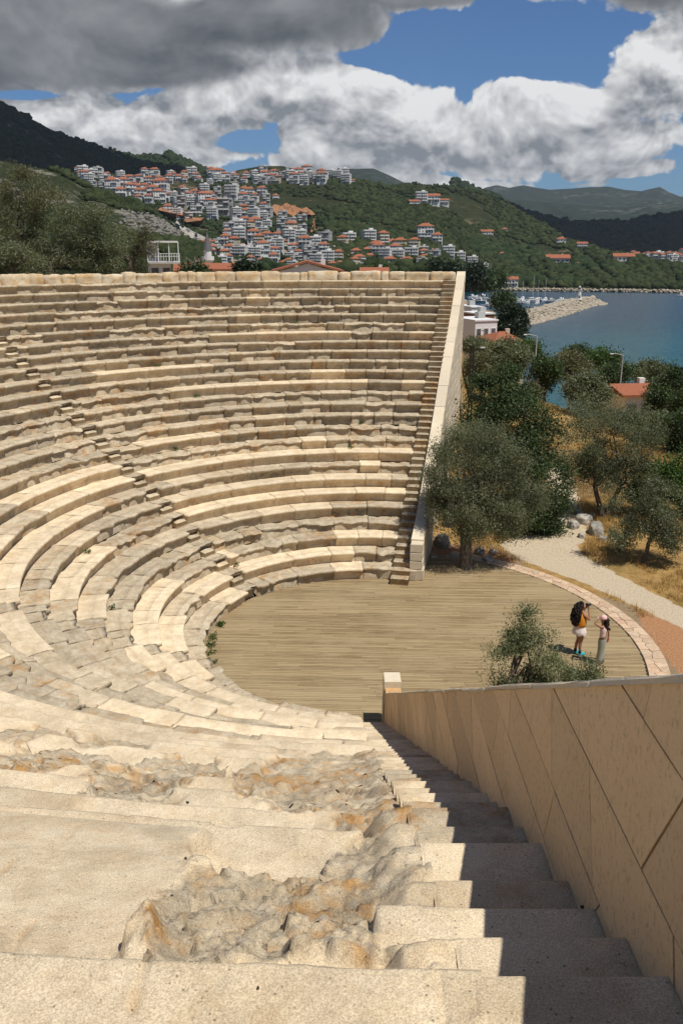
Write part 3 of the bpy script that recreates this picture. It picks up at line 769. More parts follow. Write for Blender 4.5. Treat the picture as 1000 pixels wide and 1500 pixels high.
def stained(mb, poly, f, depth, ch, tone, och):
    fine_ = []
    for a_, b_ in zip(poly, np.roll(poly, -1, 0)):
        n_ = max(1, int(np.linalg.norm(b_ - a_) / .14))
        for i in range(n_):
            p_ = a_ + (b_ - a_) * i / n_; fine_.append(p_ + (poly.mean(0) - p_) / max(.1, np.linalg.norm(poly.mean(0) - p_)) * (0 if i == 0 else random.uniform(-.001, .003)))
    poly = np.array(fine_)
    k = len(poly); c = poly.mean(0); m_ = np.abs(poly - c).max(); ring = lambda q: c + (poly - c) * max(.3, 1 - q / max(.05, m_))
    R_ = [[f(*p, 0) for p in poly], [f(*p, depth - ch * .6) for p in poly], [f(*p, depth) for p in ring(ch)], [f(*p, depth) for p in ring(ch + .022)]]
    n = len(mb.V); mb.add([v for q in R_ for v in q], [(l * k + i, l * k + (i + 1) % k, (l + 1) * k + (i + 1) % k, (l + 1) * k + i) for l in range(3) for i in range(k)] + [tuple(range(3 * k, 4 * k))], 0)
    for l, o_ in enumerate((.45, .45, .40, och * .7)):
        for i in range(k): mb.A[n + l * k + i] = (.5, tone, o_)
faceb = MB(); r2 = np.random.default_rng(4)
z = -.2; sl_ = (10.72 - 1.32) / (16.8 - .55)
while z < 10.6:                            # level courses of long slabs, joints a little out of true
    hh = r2.uniform(.38, .56); s = -r2.uniform(0, .8); tl, tr_ = r2.uniform(-.05, .05), r2.uniform(-.05, .05)
    if z + hh > 10.75: hh = 10.8 - z
    while s < NWL:
        L = r2.uniform(.55, 1.25); a, b = max(s, 0) + .004, min(s + L, NWL) - .004
        if b - a > .08:
            k1, k2 = tl, r2.uniform(-.14, .14); tl = k2
            poly = [np.array(p) for p in ((a + k1, z + .002 + r2.uniform(0, .008)), (b + k2, z + .002 + r2.uniform(0, .008)), (b - k2, z + hh - .002), (a - k1, z + hh - .002))]
            for n_, d_ in ((np.array([-sl_, 1]), 1.32 - .55 * sl_ - .03), (np.array([.565, -1]), 1.25), (np.array([-1., 0]), 0.0), (np.array([1., 0]), NWL)):
                poly = clip(poly, n_, d_)
                if len(poly) < 3: break
            if len(poly) > 2 and np.ptp(np.array(poly)[:, 1]) > .02: stained(faceb, np.array(poly), nwf, .004 + r2.uniform(0, .005), .002, r2.uniform(.1, .9), r2.uniform(.1, .55))
        s += L
    z += hh
faceb.build('slab_facing', WALLST, near_wall)
cop = MB(); s = .55
while s < NWL:
    L = random.uniform(.9, 1.6); b = min(s + L, NWL)
    j = random.uniform(-.008, .008); V = []
    ns = 6
    for q in range(ns + 1):
        ss = s + .006 + (b - s - .012) * q / ns
        e = [random.uniform(-.010, .006) for _ in range(4)]
        zt = ztop(ss) + j
        V += [nwf(ss, zt - .035, .02 + e[0]), nwf(ss, zt - .012, .025 + e[1]), nwf(ss, zt + e[2] * .5, .01), nwf(ss, zt + e[3] * .5, -.40), nwf(ss, zt - .02, -.425), nwf(ss, zt - .035, -.42)]
    Fc = []
    for q in range(ns):
        for k in range(6): Fc.append((q * 6 + k, q * 6 + (k + 1) % 6, q * 6 + 6 + (k + 1) % 6, q * 6 + 6 + k))
    Fc += [tuple(reversed(range(6))), tuple(range(ns * 6, ns * 6 + 6))]
    cop.add(V, Fc, 0, (.9, random.uniform(.5, .9), .1)); s = b
cop.build('coping', PALE, near_wall)
pb = MB(); c = nwf(.05, 0, -.19)
pb.box((c[0] - .0, c[1] + .06, .35), (.46, .52, .9), 0, 0, (.6, .6, .05), 1, .004, .02)
pb.box((c[0] + .0, c[1] + .06, 1.13), (.44, .50, .70), 0, 0, (.9, .8, .1), 1, .004, .02)
pb.build('end_post', PALE, near_wall)

# far wall: straight courses outside, slab coping, stepped end post
far_wall = empty('retaining_wall', (float(WF0[0]), float(WF0[1]), 0), 0, 'pale ashlar retaining wall running up the far edge of the seats, olive trees at its foot', 'wall')
FWL = 19.3; FT = .44
fz = lambda s: 1.52 + (10.92 - 1.52) * max(0, s - .7) / (FWL - .7)
def fwf(s, t, d):                          # d measured outward from the outer face
    p = WF0 + WFD * s + WFN * (FT + d) - WF0; return (p[0], p[1], t)
core = MB()
for a, b in ((0, .7), (.7, 6), (6, 13), (13, FWL)):
    V = []
    for s in (a, b):
        for d in (-FT, -.004):
            for zz in (-.4, fz(s) - .16): V.append(fwf(s, zz, d))
    core.add(V, [(0, 1, 5, 4), (2, 6, 7, 3), (1, 3, 7, 5), (0, 4, 6, 2)] + ([(0, 2, 3, 1)] if a == 0 else []) + ([(4, 5, 7, 6)] if b == FWL else []), 0, (.5, .4, .5))
core.build('inner_face', WALLST, far_wall)
ash = MB(); z = -.3; rw = 0
while z < 10.8:
    hh = random.uniform(.40, .58); s = -.02 - random.uniform(0, .6)
    while s < FWL:
        L = random.uniform(.6, 1.4); a, b = max(s, 0) + .008, min(s + L, FWL) - .008
        if b - a > .12:
            poly = [np.array(p) for p in ((a, z + .008), (b, z + .008), (b, z + hh - .008), (a, z + hh - .008))]
            m_ = (10.92 - 1.52) / (FWL - .7); poly = clip(poly, np.array([-m_, 1.]), 1.52 - .7 * m_ - .165)
            if len(poly) > 2: prism(ash, np.array(poly), fwf, random.uniform(.0, .02), .012, 0, (.6, random.uniform(.2, .9), random.uniform(0, .4)))
        s += L
    z += hh; rw += 1
ash.build('ashlar_facing', PALE, far_wall)
cop = MB(); s = .0
while s < FWL:
    L = random.uniform(.8, 1.5); b = min(s + L, FWL); V = []
    if FWL - b < .4: b = FWL
    j = random.uniform(-.012, .012)
    for ss in (s + .008, b - .008):
        zt = fz(ss) + j
        V += [fwf(ss, zt - .17, -FT - .03), fwf(ss, zt - .01, -FT - .03), fwf(ss, zt, -FT - .015), fwf(ss, zt, -.005), fwf(ss, zt - .012, .01), fwf(ss, zt - .17, .01)]
    Fc = [(k, (k + 1) % 6, 6 + (k + 1) % 6, 6 + k) for k in range(6)] + [(5, 4, 3, 2, 1, 0), (6, 7, 8, 9, 10, 11)]
    cop.add(V, Fc, 0, (.9, random.uniform(.35, .95), random.uniform(.05, .3))); s = b
cop.build('coping', PALE, far_wall)
rzf = atan2(WFD[1], WFD[0]) - pi / 2
pb = MB()
for zz, hh, wd in ((.215, .43, .56), (.60, .34, .47), (.94, .34, .47), (1.29, .36, .47)):
    p = WFD * (-.10) + WFN * (FT / 2)
    pb.box((p[0], p[1], zz), (wd, .50, hh - .008), rzf, 0, (.7, random.uniform(.4, .8), .2), 1, .006, .025)
pb.build('end_post', PALE, far_wall)
kb = MB(); p = WF0 - WFN * .45 - WFD * .22
for i in range(2): kb.box((p[0] - WFN[0] * (.42 - i * .75) , p[1] - WFN[1] * (.42 - i * .75), .21), (.74, .46, .42), rzf, 0, (.4, .6, .3), 1, .012, .03)
tag(kb.build('kerb_block', LIME), 'two low stone blocks closing the stair foot at the far wall', 'kerb')

# ------------------------------------------------------------------ rough wall round the top
top_wall = empty('parapet_wall', (C[0], C[1], 0), 0, 'low wall of rough tan blocks along the top rim of the seats', 'wall')
a = ang_far(24.4) - .6 / 24.4
rr = Rk(25) + .72
n_b = 0
while a < radians(236):
    L = random.choice([.45, .7, .9, 1.1, 1.4, 1.7]); b = a + L / rr
    n, mz, mr = max(4, int(L / .14)), 5, 4
    AA = np.linspace(a + .012 / rr, b - .012 / rr, n); hgt = random.uniform(.44, .55) ; j = random.uniform(-.03, .05)
    prof = [(0, 0), (0, .15), (0, .3), (0, hgt - .03), (.05, hgt), (.25, hgt), (.48, hgt - .02), (.5, 0)]
    pr = np.array([q[0] for q in prof]); pz = np.array([q[1] for q in prof])
    P = np.stack([np.repeat(np.cos(AA)[:, None], len(prof), 1) * (rr + pr), np.repeat(np.sin(AA)[:, None], len(prof), 1) * (rr + pr), np.repeat(pz[None], n, 0)], -1)
    nz = fbm(P * 3.2 + a * 30, 4) - .5
    RR = rr + pr[None] + j + nz * .30 * (pz[None] > .1); ZZ = Zk(25) - .04 + pz[None] + nz * .12 * (pz[None] > .3)
    tp = 1 - .06 * (np.abs(np.linspace(-1, 1, n)) ** 6)[:, None] * (pz[None] > .35)
    V = np.stack([RR * np.cos(AA)[:, None], RR * np.sin(AA)[:, None], Zk(25) - .04 + (ZZ - Zk(25) + .04) * tp], -1); m = len(prof)
    F1 = grid_faces(n, m)[:, ::-1]; cA = np.array([[i, i + 1, m - 1] for i in range(m - 2)])
    A_ = np.repeat([[random.uniform(.3, .8), random.uniform(.3, .9), random.uniform(.15, 1.0)]], n * m, 0)
    mesh_np('stone_block', V.reshape(-1, 3), [F1, np.r_[cA, cA[:, ::-1] + (n - 1) * m]], PARAPET, top_wall, {'blk': A_}); a = b; n_b += 1

# ------------------------------------------------------------------ wooden stage floor and its kerb
RD = 8.42
dk = MB(); ca, sa = cos(BA), sin(BA)
def inside_deck(x, y):
    r = math.hypot(x - C[0], y - C[1])
    if x < C[0] - 1.2 or r < 5.0: return r < R0 + .25
    ok = r < RD
    if y > 28.5 and (np.array([x, y]) - WF0) @ WFN < -.2 and r > R0 + .3: ok = False
    if y < 20 and x < WN0[0] + .05 and r > R0 + .3: ok = False
    return ok
deck = []
v = -9.0; BW = .098
while v < 9.0:
    xs = np.arange(-7.2, 9.0, .04); row = []
    for u_ in xs:
        X, Y = C[0] + u_ * ca - v * sa, C[1] + u_ * sa + v * ca; row.append(inside_deck(X, Y))
    i = 0
    while i < len(xs):
        if row[i]:
            j = i
            while j + 1 < len(xs) and row[j + 1]: j += 1
            a_, e_ = xs[i], xs[j] + .04; s = a_ - random.uniform(0, 2.4)
            while s < e_:
                b_ = s + random.choice([2.0, 2.4, 2.4, 3.0]); p0, p1 = max(s, a_), min(b_, e_)
                if p1 - p0 > .03:
                    cx, cv = (p0 + p1) / 2, v + BW / 2; L = p1 - p0 - .006; w_ = BW - .010
                    zt = random.uniform(-.003, .002); tn = random.random()
                    V = [(C[0] + (cx + sx * L / 2) * ca - (cv + sy * w_ / 2) * sa, C[1] + (cx + sx * L / 2) * sa + (cv + sy * w_ / 2) * ca, zz) for zz in (zt - .025, zt) for sx, sy in ((-1, -1), (1, -1), (1, 1), (-1, 1))]
                    dk.add(V, [(4, 5, 6, 7), (0, 1, 5, 4), (1, 2, 6, 5), (2, 3, 7, 6), (3, 0, 4, 7)], 0, (.5, tn, .5))
                s = b_
            i = j + 1
        else: i += 1
    v += BW
deck_o = dk.build('stage_floor', DECKM); tag(deck_o, 'round greyish brown wooden plank floor in front of the seats', 'wooden floor')
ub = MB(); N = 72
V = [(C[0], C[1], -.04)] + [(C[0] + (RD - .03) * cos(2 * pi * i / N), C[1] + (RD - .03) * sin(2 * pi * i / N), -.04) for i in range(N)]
ub.add(V, [(0, 1 + i, 1 + (i + 1) % N) for i in range(N)]); ub.build('gap_backing', DECKGAP, deck_o)  # flat near-black disc showing through the plank gaps
fa = MB()
a0, a1 = radians(-75), radians(62)
V = []
for i in range(61):
    q = a0 + (a1 - a0) * i / 60
    for r_ in (RD + .02, RD + .055):
        for z_ in (-.12, -.002): V.append((C[0] + r_ * cos(q), C[1] + r_ * sin(q), z_))
Fc = []
for i in range(60): o_ = i * 4; Fc += [(o_, o_ + 1, o_ + 5, o_ + 4), (o_ + 2, o_ + 6, o_ + 7, o_ + 3), (o_ + 1, o_ + 3, o_ + 7, o_ + 5)]
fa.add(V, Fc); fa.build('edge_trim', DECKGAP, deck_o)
# ring of flat paving stones
pv = MB(); r3 = np.random.default_rng(8); RK0, RK1 = RD + .07, RD + .70
pts = []
q0, q1 = radians(-72), radians(66)
for i in range(int((q1 - q0) * RD / .27)):
    for t in (.14, .46): pts.append((i * .27 + r3.uniform(-.1, .1), t * 1.0 + r3.uniform(-.10, .10)))
pts = np.array(pts)
def pvf(s, t, d): q = q0 + s / RD; r_ = RK0 + t; return (C[0] + r_ * cos(q), C[1] + r_ * sin(q), -.05 + d)
for poly in cells(pts, np.array([(0, 0), ((q1 - q0) * RD, 0), ((q1 - q0) * RD, .63), (0, .63)]), .007):
    if np.ptp(poly[:, 0]) > .05: prism(pv, poly, pvf, .055 + r3.uniform(0, .018), .010, 0, (r3.uniform(.3, .9), r3.uniform(.2, .9), r3.uniform(.1, .8)))
tag(pv.build('paving_ring', PINK), 'curved strip of pinkish flat paving stones round the wooden floor', 'paving')
# ------------------------------------------------------------------ ground, path, sea
def nonuni(segs):
    return np.unique(np.concatenate([np.arange(a, b, s) for a, b, s in segs]))
gx = nonuni([(-420, -60, 14), (-60, -10, 3), (-10, 45, .55), (45, 90, 2.0), (90, 520, 9)]); gy = nonuni([(-60, -8, 6), (-8, 78, .55), (78, 140, 1.6), (140, 470, 7)])
GX, GY = np.meshgrid(gx, gy, indexing='ij'); GZ = ground_z(GX, GY)
rC = np.hypot(GX - C[0], GY - C[1])
# the gravel path leaves the floor's kerb and climbs away behind the trees
path_px = [(1010, 905), (940, 880), (870, 838), (820, 800), (812, 785), (835, 770), (848, 752), (840, 735)]
PATH = [on_z(px, py, 0.0)[:2] for px, py in [(1060, 935), (1000, 906), (930, 872), (868, 842), (800, 812), (790, 800), (826, 782), (838, 766), (832, 745), (825, 715), (815, 690)]]
PW = [.5, .62, .7, .9, 1.35, 1.5, .9, .55, .5, .55, .6]
def path_d(X, Y):
    best = np.full(X.shape, 99.0)
    for i in range(len(PATH) - 1):
        a, b = PATH[i], PATH[i + 1]; ab = b - a; t = np.clip(((X - a[0]) * ab[0] + (Y - a[1]) * ab[1]) / (ab @ ab), 0, 1)
        d = np.hypot(X - a[0] - ab[0] * t, Y - a[1] - ab[1] * t) - (PW[i] + (PW[i + 1] - PW[i]) * t); best = np.minimum(best, d)
    return best
pd = path_d(GX, GY)
grav = 1 - sstep(pd, -.25, .35)
red = sstep(GX, 8.6, 10.0) * (1 - sstep(GY, 24.5, 28.5)) * (rC > 9.2)
red = np.maximum(red, .75 * (1 - sstep(np.hypot(GX - 5.2, GY - 31.5), 1.0, 3.2)))
dry = sstep(fbm(np.stack([GX * .16, GY * .16, GX * 0], -1), 3), .36, .5) * sstep(rC, 9.3, 10.3) * (GX > 3)
dry = np.maximum(dry, (np.hypot(GX - 14, GY - 33) < 7) * 1.0); dry = np.maximum(dry, (np.hypot(GX - 17, GY - 62) < 12) * .9)
dry *= (1 - .8 * sstep(GY, 95, 150))
me = mesh_np('ground', np.stack([GX, GY, GZ], -1).reshape(-1, 3), grid_faces(len(gx), len(gy))[:, ::-1], GROUND, None, {'zone': np.stack([dry, grav, red], -1).reshape(-1, 3)}, smooth=True)
tag(me, kind='structure')
# wide ground far out, below the hills
def f_sea(g):
    p = g.pos(); X, Y, Z = g.sep(p)
    n1 = g.noise(g.scale(p, (.5, 1.0, 1)), .012, 4, .5); n2 = g.noise(p, .35, 3, .6); n3 = g.noise(p, .06, 4, .6)
    shal = g.step(Y - (X * .35) + (n1 - .5) * 140, 420, 190)
    c = g.mix(shal, (.004, .030, .055), (.008, .072, .088))
    c = g.mix(g.step(n1, .46, .60) * .6, c, (.004, .034, .058))
    return {'Base Color': c, 'Roughness': .22, 'IOR': 1.33, 'Specular IOR Level': .10, 'Normal': g.bump(n3 * .8 + n2 * .35, .6, 1.2)}
SEA = material('sea_water', f_sea)
V = [(-9000, -3000, -20.0), (12000, -3000, -20.0), (12000, 14000, -20.0), (-9000, 14000, -20.0)]
tag(mesh_np('sea', V, np.array([[0, 1, 2, 3]]), SEA), kind='structure')

# ------------------------------------------------------------------ hills
def f_hill(lo, hi, rock, rk, sc_=1.0):
    def fn(g):
        p = g.pos(); n1 = g.noise(p, .012 * sc_, 5, .6); n2 = g.noise(p, .07 * sc_, 5, .7); n3 = g.noise(p, .35 * sc_, 2, .6)
        c = g.mix(g.step(n2 * .6 + n3 * .4, .36, .64), lo, hi)
        c = g.mix(g.step(n1 * .5 + n2 * .5, .545, .63) * rk, c, rock)
        return {'Base Color': c, 'Roughness': .95, 'Normal': g.bump(n2, .8, 6.0), 'Specular IOR Level': .05}
    return fn
HILLM = {
    'hill': material('scrub_hillside', f_hill((.019, .026, .011), (.038, .045, .020), (.26, .235, .20), .7)),
    'town': material('town_hillside', f_hill((.019, .026, .011), (.040, .045, .020), (.22, .17, .11), .45)),
    'far': material('far_mountain', f_hill((.016, .026, .022), (.036, .048, .034), (.16, .155, .14), .5, .35)),
    'dark': material('wooded_hill', f_hill((.022, .032, .018), (.048, .060, .030), (.10, .10, .07), .35, .5)),
}
HILLS = {}
def hill(name, crest, foot, mat, n_az=160, n_t=46, pw=1.0, amp=.02, seed=0, drop=.25):
    ca_ = np.array([(*azel(x, y), d) for x, y, d in crest]); fa_ = np.array([(*azel(x, y), d) for x, y, d in foot])
    a0, a1 = ca_[0, 0], ca_[-1, 0]
    az = np.linspace(a0, a1, n_az)
    def smooth(xp, fp):
        return np.interp(az, xp, fp)
    ec, dc = smooth(ca_[:, 0], ca_[:, 1]), smooth(ca_[:, 0], ca_[:, 2]); ef, df = smooth(fa_[:, 0], fa_[:, 1]), smooth(fa_[:, 0], fa_[:, 2])
    t = np.r_[np.linspace(0, 1, n_t), 1.06, 1.2]
    H = {}
    def surf(azv, tv):
        ecv, dcv, efv, dfv = (np.interp(azv, az, q) for q in (ec, dc, ef, df))
        tt = np.clip(tv, 0, 1); d = dfv + (dcv - dfv) * tv
        el = efv + (ecv - efv) * tt ** pw
        z = EYE + d * np.tan(el)
        P = np.stack([d * np.sin(azv), d * np.cos(azv), z * 0], -1)
        sc_ = 3.2 / np.maximum(dcv - dfv, 1) if np.ndim(dcv) else 3.2
        nz = fbm(P * (np.asarray(sc_)[..., None] if np.ndim(sc_) else sc_) * 1.6 + seed, 5) - .5
        env = np.sin(np.clip(tt, 0, 1) * pi) ** .6 * .9 + .10 * (tt > .5)
        z = z + nz * amp * dcv * env
        over = np.clip(tv - 1, 0, 1)
        z = np.where(tv > 1, z - over * drop * dcv, z)
        return np.stack([P[..., 0], P[..., 1], z], -1)
    A, T = np.meshgrid(az, t, indexing='ij')
    o = mesh_np(name, surf(A, T).reshape(-1, 3), grid_faces(n_az, len(t))[:, ::-1], mat, None, None, smooth=True)
    tag(o, kind='structure')
    def at_px(px, py):
        a, e = azel(px, py); ecv, efv = np.interp(a, az, ec), np.interp(a, az, ef)
        q = np.clip((e - efv) / (ecv - efv), .0, 1.0) ** (1 / pw)
        return surf(np.array(a), np.array(q))
    H.update(az=az, surf=surf, at=at_px, obj=o); return H
D_BASE = [(60, 405, 300), (400, 405, 320), (640, 404, 420), (684, 416, 700), (720, 421, 745), (1000, 424, 800), (1100, 424, 800)]
HILLS['town'] = hill('hill', [(60, 258, 1250), (100, 252, 1300), (150, 254, 1300), (250, 257, 1350), (330, 254, 1400), (355, 248, 1400), (385, 243, 1400), (415, 243, 1400), (440, 251, 1350), (480, 257, 1300), (520, 262, 1300), (565, 273, 1300), (605, 270, 1400), (650, 273, 1450), (705, 281, 1450), (740, 301, 1400), (780, 321, 1350), (820, 346, 1250), (870, 366, 1150), (925, 377, 1050), (1000, 393, 950), (1100, 412, 860)], D_BASE, HILLM['town'], 260, 60, 1.05, .016, 3)
HILLS['slope'] = hill('hill', [(-90, 205, 620), (-20, 232, 640), (0, 236, 640), (50, 246, 640), (99, 252, 640), (117, 265, 630), (146, 278, 600), (166, 287, 600), (200, 297, 600), (229, 317, 560), (260, 335, 520), (300, 372, 420), (318, 392, 380), (330, 404, 350)], [(-90, 420, 220), (330, 420, 330)], HILLM['hill'], 120, 60, 1.0, .018, 11, .5)
HILLS['mountain'] = hill('mountain', [(-120, 95, 1900), (-40, 132, 1900), (0, 151, 1900), (22, 164, 1900), (50, 176, 1900), (95, 200, 1900), (130, 210, 1950), (165, 219, 2000), (200, 228, 2050), (222, 227, 2100), (245, 225, 2100), (262, 229, 2100), (300, 251, 2150), (340, 266, 2200), (400, 285, 2200)], [(-120, 300, 900), (100, 290, 1400), (400, 300, 1900)], HILLM['hill'], 170, 50, 1.0, .02, 23)
HILLS['mid'] = hill('mountain', [(440, 268, 3600), (480, 254, 3600), (505, 247, 3600), (547, 247, 3600), (572, 258, 3600), (592, 268, 3600), (640, 285, 3600)], [(440, 300, 2600), (640, 300, 2600)], HILLM['far'], 60, 30, 1.0, .012, 31)
HILLS['dark'] = hill('hill', [(660, 262, 2700), (690, 272, 2700), (705, 279, 2700), (725, 288, 2700), (745, 299, 2650), (770, 310, 2600), (800, 320, 2600), (830, 326, 2600), (870, 327, 2600), (900, 327, 2600), (940, 321, 2700), (970, 316, 2800), (1010, 309, 2900), (1120, 300, 3000)], [(660, 378, 1900), (860, 375, 1900), (1000, 380, 1800), (1120, 382, 1800)], HILLM['dark'], 140, 40, .9, .012, 41)
HILLS['spur'] = hill('mountain', [(690, 300, 4200), (730, 294, 4200), (760, 293, 4200), (800, 296, 4200), (840, 300, 4100), (880, 303, 4100), (915, 304, 4100), (950, 301, 4000), (985, 296, 4000), (1020, 300, 4000), (1120, 306, 4000)], [(690, 340, 3000), (1120, 335, 3000)], HILLM['far'], 120, 40, 1.0, .012, 53)
HILLS['back'] = hill('mountain', [(660, 300, 6000), (700, 279, 6000), (712, 274, 6000), (727, 271, 6000), (745, 275, 6000), (766, 271, 6000), (785, 275, 6000), (805, 278, 6000), (840, 276, 6000), (862, 274, 6000), (890, 273, 6000), (915, 278, 6000), (938, 280, 6000), (955, 276, 6000), (966, 274, 6000), (980, 282, 6000), (995, 288, 6000), (1030, 287, 6000), (1120, 280, 6000)], [(660, 320, 4600), (1120, 320, 4600)], HILLM['far'], 160, 40, 1.0, .010, 61)

def f_scrub(lo, hi):
    def fn(g):
        t, _, _ = g.attr('tint'); n = g.noise(g.pos(), .9, 2)
        return {'Base Color': g.mix(g.clamp(t * .8 + (n - .5) * .6), lo, hi), 'Roughness': .9, 'Specular IOR Level': .05}
    return fn
SCRUB = material('hill_scrub', f_scrub((.017, .026, .011), (.052, .064, .027)))
SCRUBD = material('hill_pines', f_scrub((.016, .028, .013), (.042, .060, .025)))
def scatter(name, H, n, x0, x1, y0, y1, s0, s1, mat, sub=1, dens=None, seed=0, thr=.45):
    r = np.random.default_rng(seed); P, Sz = [], []
    az0, az1 = H['az'][0], H['az'][-1]
    a = r.uniform(max(az0, azel(x0, 300)[0]), min(az1, azel(x1, 300)[0]), n); t = r.uniform(y0, y1, n) ** .9
    Q = H['surf'](a, t); d = np.hypot(Q[:, 0], Q[:, 1])
    f = fbm(np.stack([Q[:, 0] * .012, Q[:, 1] * .012, Q[:, 0] * 0 + seed], -1), 3)
    keep = f > thr
    if dens is not None: keep &= dens(Q)
    Q = Q[keep]; s = r.uniform(s0, s1, len(Q)) * r.choice([.6, 1, 1, 1.4], len(Q)); Q[:, 2] += s * .25
    o = clumps(name, Q, s, mat, sub, .85, .3); tag(o, kind='stuff'); return o
def outcrops(name, H, n, x0, x1, seed, thr, s0, s1):
    r = np.random.default_rng(seed); a = r.uniform(azel(x0, 300)[0], azel(x1, 300)[0], n); t = r.uniform(.35, .98, n); Q = H['surf'](a, t)
    f = fbm(np.stack([Q[:, 0] * .02, Q[:, 1] * .01, Q[:, 0] * 0 + seed], -1), 3); Q = Q[f > thr]
    tag(clumps(name, Q, r.uniform(s0, s1, len(Q)), plain('grey_crag', (.17, .16, .145), .95, .45, .3), 1, .7, .35), kind='stuff')
outcrops('rock_outcrop', HILLS['slope'], 3400, -60, 260, 3, .50, .4, 1.5)
scatter('hillside_scrub', HILLS['slope'], 15000, -90, 330, .1, 1.0, .9, 2.3, SCRUB, 1, seed=1, thr=.40)
scatter('hillside_scrub', HILLS['town'], 24000, 480, 1050, .02, 1.0, 1.6, 3.6, SCRUB, 1, seed=2, thr=.36)
scatter('town_greenery', HILLS['town'], 4600, 90, 640, .04, .98, 1.3, 3.0, SCRUBD, 1, seed=3, thr=.42)
scatter('mountain_wood', HILLS['mountain'], 9000, -120, 340, .15, 1.0, 3.2, 6.5, SCRUBD, 0, seed=4, thr=.40)
scatter('hill_wood', HILLS['dark'], 6000, 660, 1100, .05, 1.0, 5, 10, SCRUBD, 0, seed=5, thr=.3)
scatter('shore_trees', HILLS['town'], 1500, 690, 1000, .03, .5, 3.0, 5.2, SCRUBD, 1, seed=6, thr=.42)
# pale rock along the far shore
r = np.random.default_rng(9); P = []
for px in np.arange(690, 1060, .5):
    for _ in range(2): P.append(at_d(px + r.uniform(-.5, .5), 421 + r.uniform(-2.5, 3.0) - (4 if px < 720 else 0), 735 + r.uniform(0, 12)))
P = np.array(P); P[:, 2] = np.clip(-19.8 + r.uniform(-.6, 1.8, len(P)), -20.5, 5)
tag(clumps('shore_rock', P, r.uniform(.4, 1.1, len(P)), plain('shore_limestone', (.34, .295, .23), .95, .35, .5), 1, .8, .3), kind='stuff')
# ------------------------------------------------------------------ trees
def leaves(name, blobs, n_clump, per, lsize, mat, parent, spread=.28, shell=.55, seed=0, droop=0.0, aspect=.36, thr=.0, extra=None):
    """blobs: (cx,cy,cz,rx,ry,rz) lumps of the crown; small leaf faces in sprigs through their volume"""
    r = np.random.default_rng(seed); b = np.array(blobs, float); vol = b[:, 3] * b[:, 4] * b[:, 5]
    pick = r.choice(len(b), n_clump, p=vol ** .8 / (vol ** .8).sum()); B = b[pick]
    d = r.normal(size=(n_clump, 3)); d /= np.linalg.norm(d, axis=1)[:, None]
    rad = r.uniform(shell, 1.0, (n_clump, 1)) ** .7 * (1 + .22 * (fbm(d * 2.0 + seed + B[:, :3], 3)[:, None] - .5) * 2)
    P = B[:, :3] + d * rad * B[:, 3:6]
    # leaves gather in boughs: each sprig is drawn to one of a few hundred bough ends
    nb = max(12, n_clump // 16); bi = r.integers(0, n_clump, nb); own = r.integers(0, nb, n_clump)
    d2 = r.normal(size=(n_clump, 3)); d2 /= np.linalg.norm(d2, axis=1)[:, None]; br = np.mean(B[:, 3]) * r.uniform(.22, .42, nb)
    g_ = r.random(n_clump) < .8; P = np.where(g_[:, None], P[bi][own] + d2 * (br[own] * r.uniform(.55, 1.0, n_clump))[:, None] * np.array([1, 1, .75]), P); d = np.where(g_[:, None], d2, d)
    bt = r.uniform(-.22, .22, nb)[own] * g_
    keep = fbm(P * 1.1 + seed * 3.7, 3) > thr; P, d, bt = P[keep], d[keep], bt[keep]; n = len(P)
    ct = np.clip(.5 + 1.5 * (fbm(P * .9 + 5, 3) - .5) + r.uniform(-.22, .22, n) + bt, 0, 1)
    N = n * per
    Q = np.repeat(P, per, 0) + r.normal(size=(N, 3)) * spread * np.array([1, 1, .8])
    ax = r.normal(size=(N, 3)) + np.repeat(d, per, 0) * .9 + np.array([0, 0, .35 - droop]); ax /= np.linalg.norm(ax, axis=1)[:, None]
    nr = r.normal(size=(N, 3)) + np.array([0, 0, .8]); sd = np.cross(ax, nr); sd /= np.maximum(np.linalg.norm(sd, axis=1)[:, None], 1e-6)
    L = lsize * r.uniform(.6, 1.35, (N, 1)); W = L * aspect * r.uniform(.8, 1.25, (N, 1))
    up = np.cross(sd, ax)
    V = np.stack([Q - ax * L * .5, Q + sd * W * .5 + up * W * .12, Q + ax * L * .5, Q - sd * W * .5 + up * W * .12], 1).reshape(-1, 3)
    Fc = np.arange(N * 4).reshape(-1, 4)
    t = np.clip(np.repeat(ct, per) * .75 + r.uniform(0, .3, N), 0, 1)
    return mesh_np(name, V, Fc, mat, parent, {'tint': np.repeat(t, 4)}), P
def limb(mb, a, b, r0, r1, bend=.12, n=6, sides=8, seed=0):
    r = random.Random(seed); a, b = Vector(a), Vector(b); L = (b - a).length; pts, rad = [], []
    for i in range(n + 1):
        t = i / n; p = a.lerp(b, t) + Vector((r.uniform(-1, 1), r.uniform(-1, 1), r.uniform(-.6, .6))) * bend * L * (t * (1 - t) * 2) * (0 if i in (0, n) else 1)
        pts.append(p); rad.append((r0 + (r1 - r0) * t) * r.uniform(.88, 1.12))
    mb.tube(pts, rad, sides); return pts
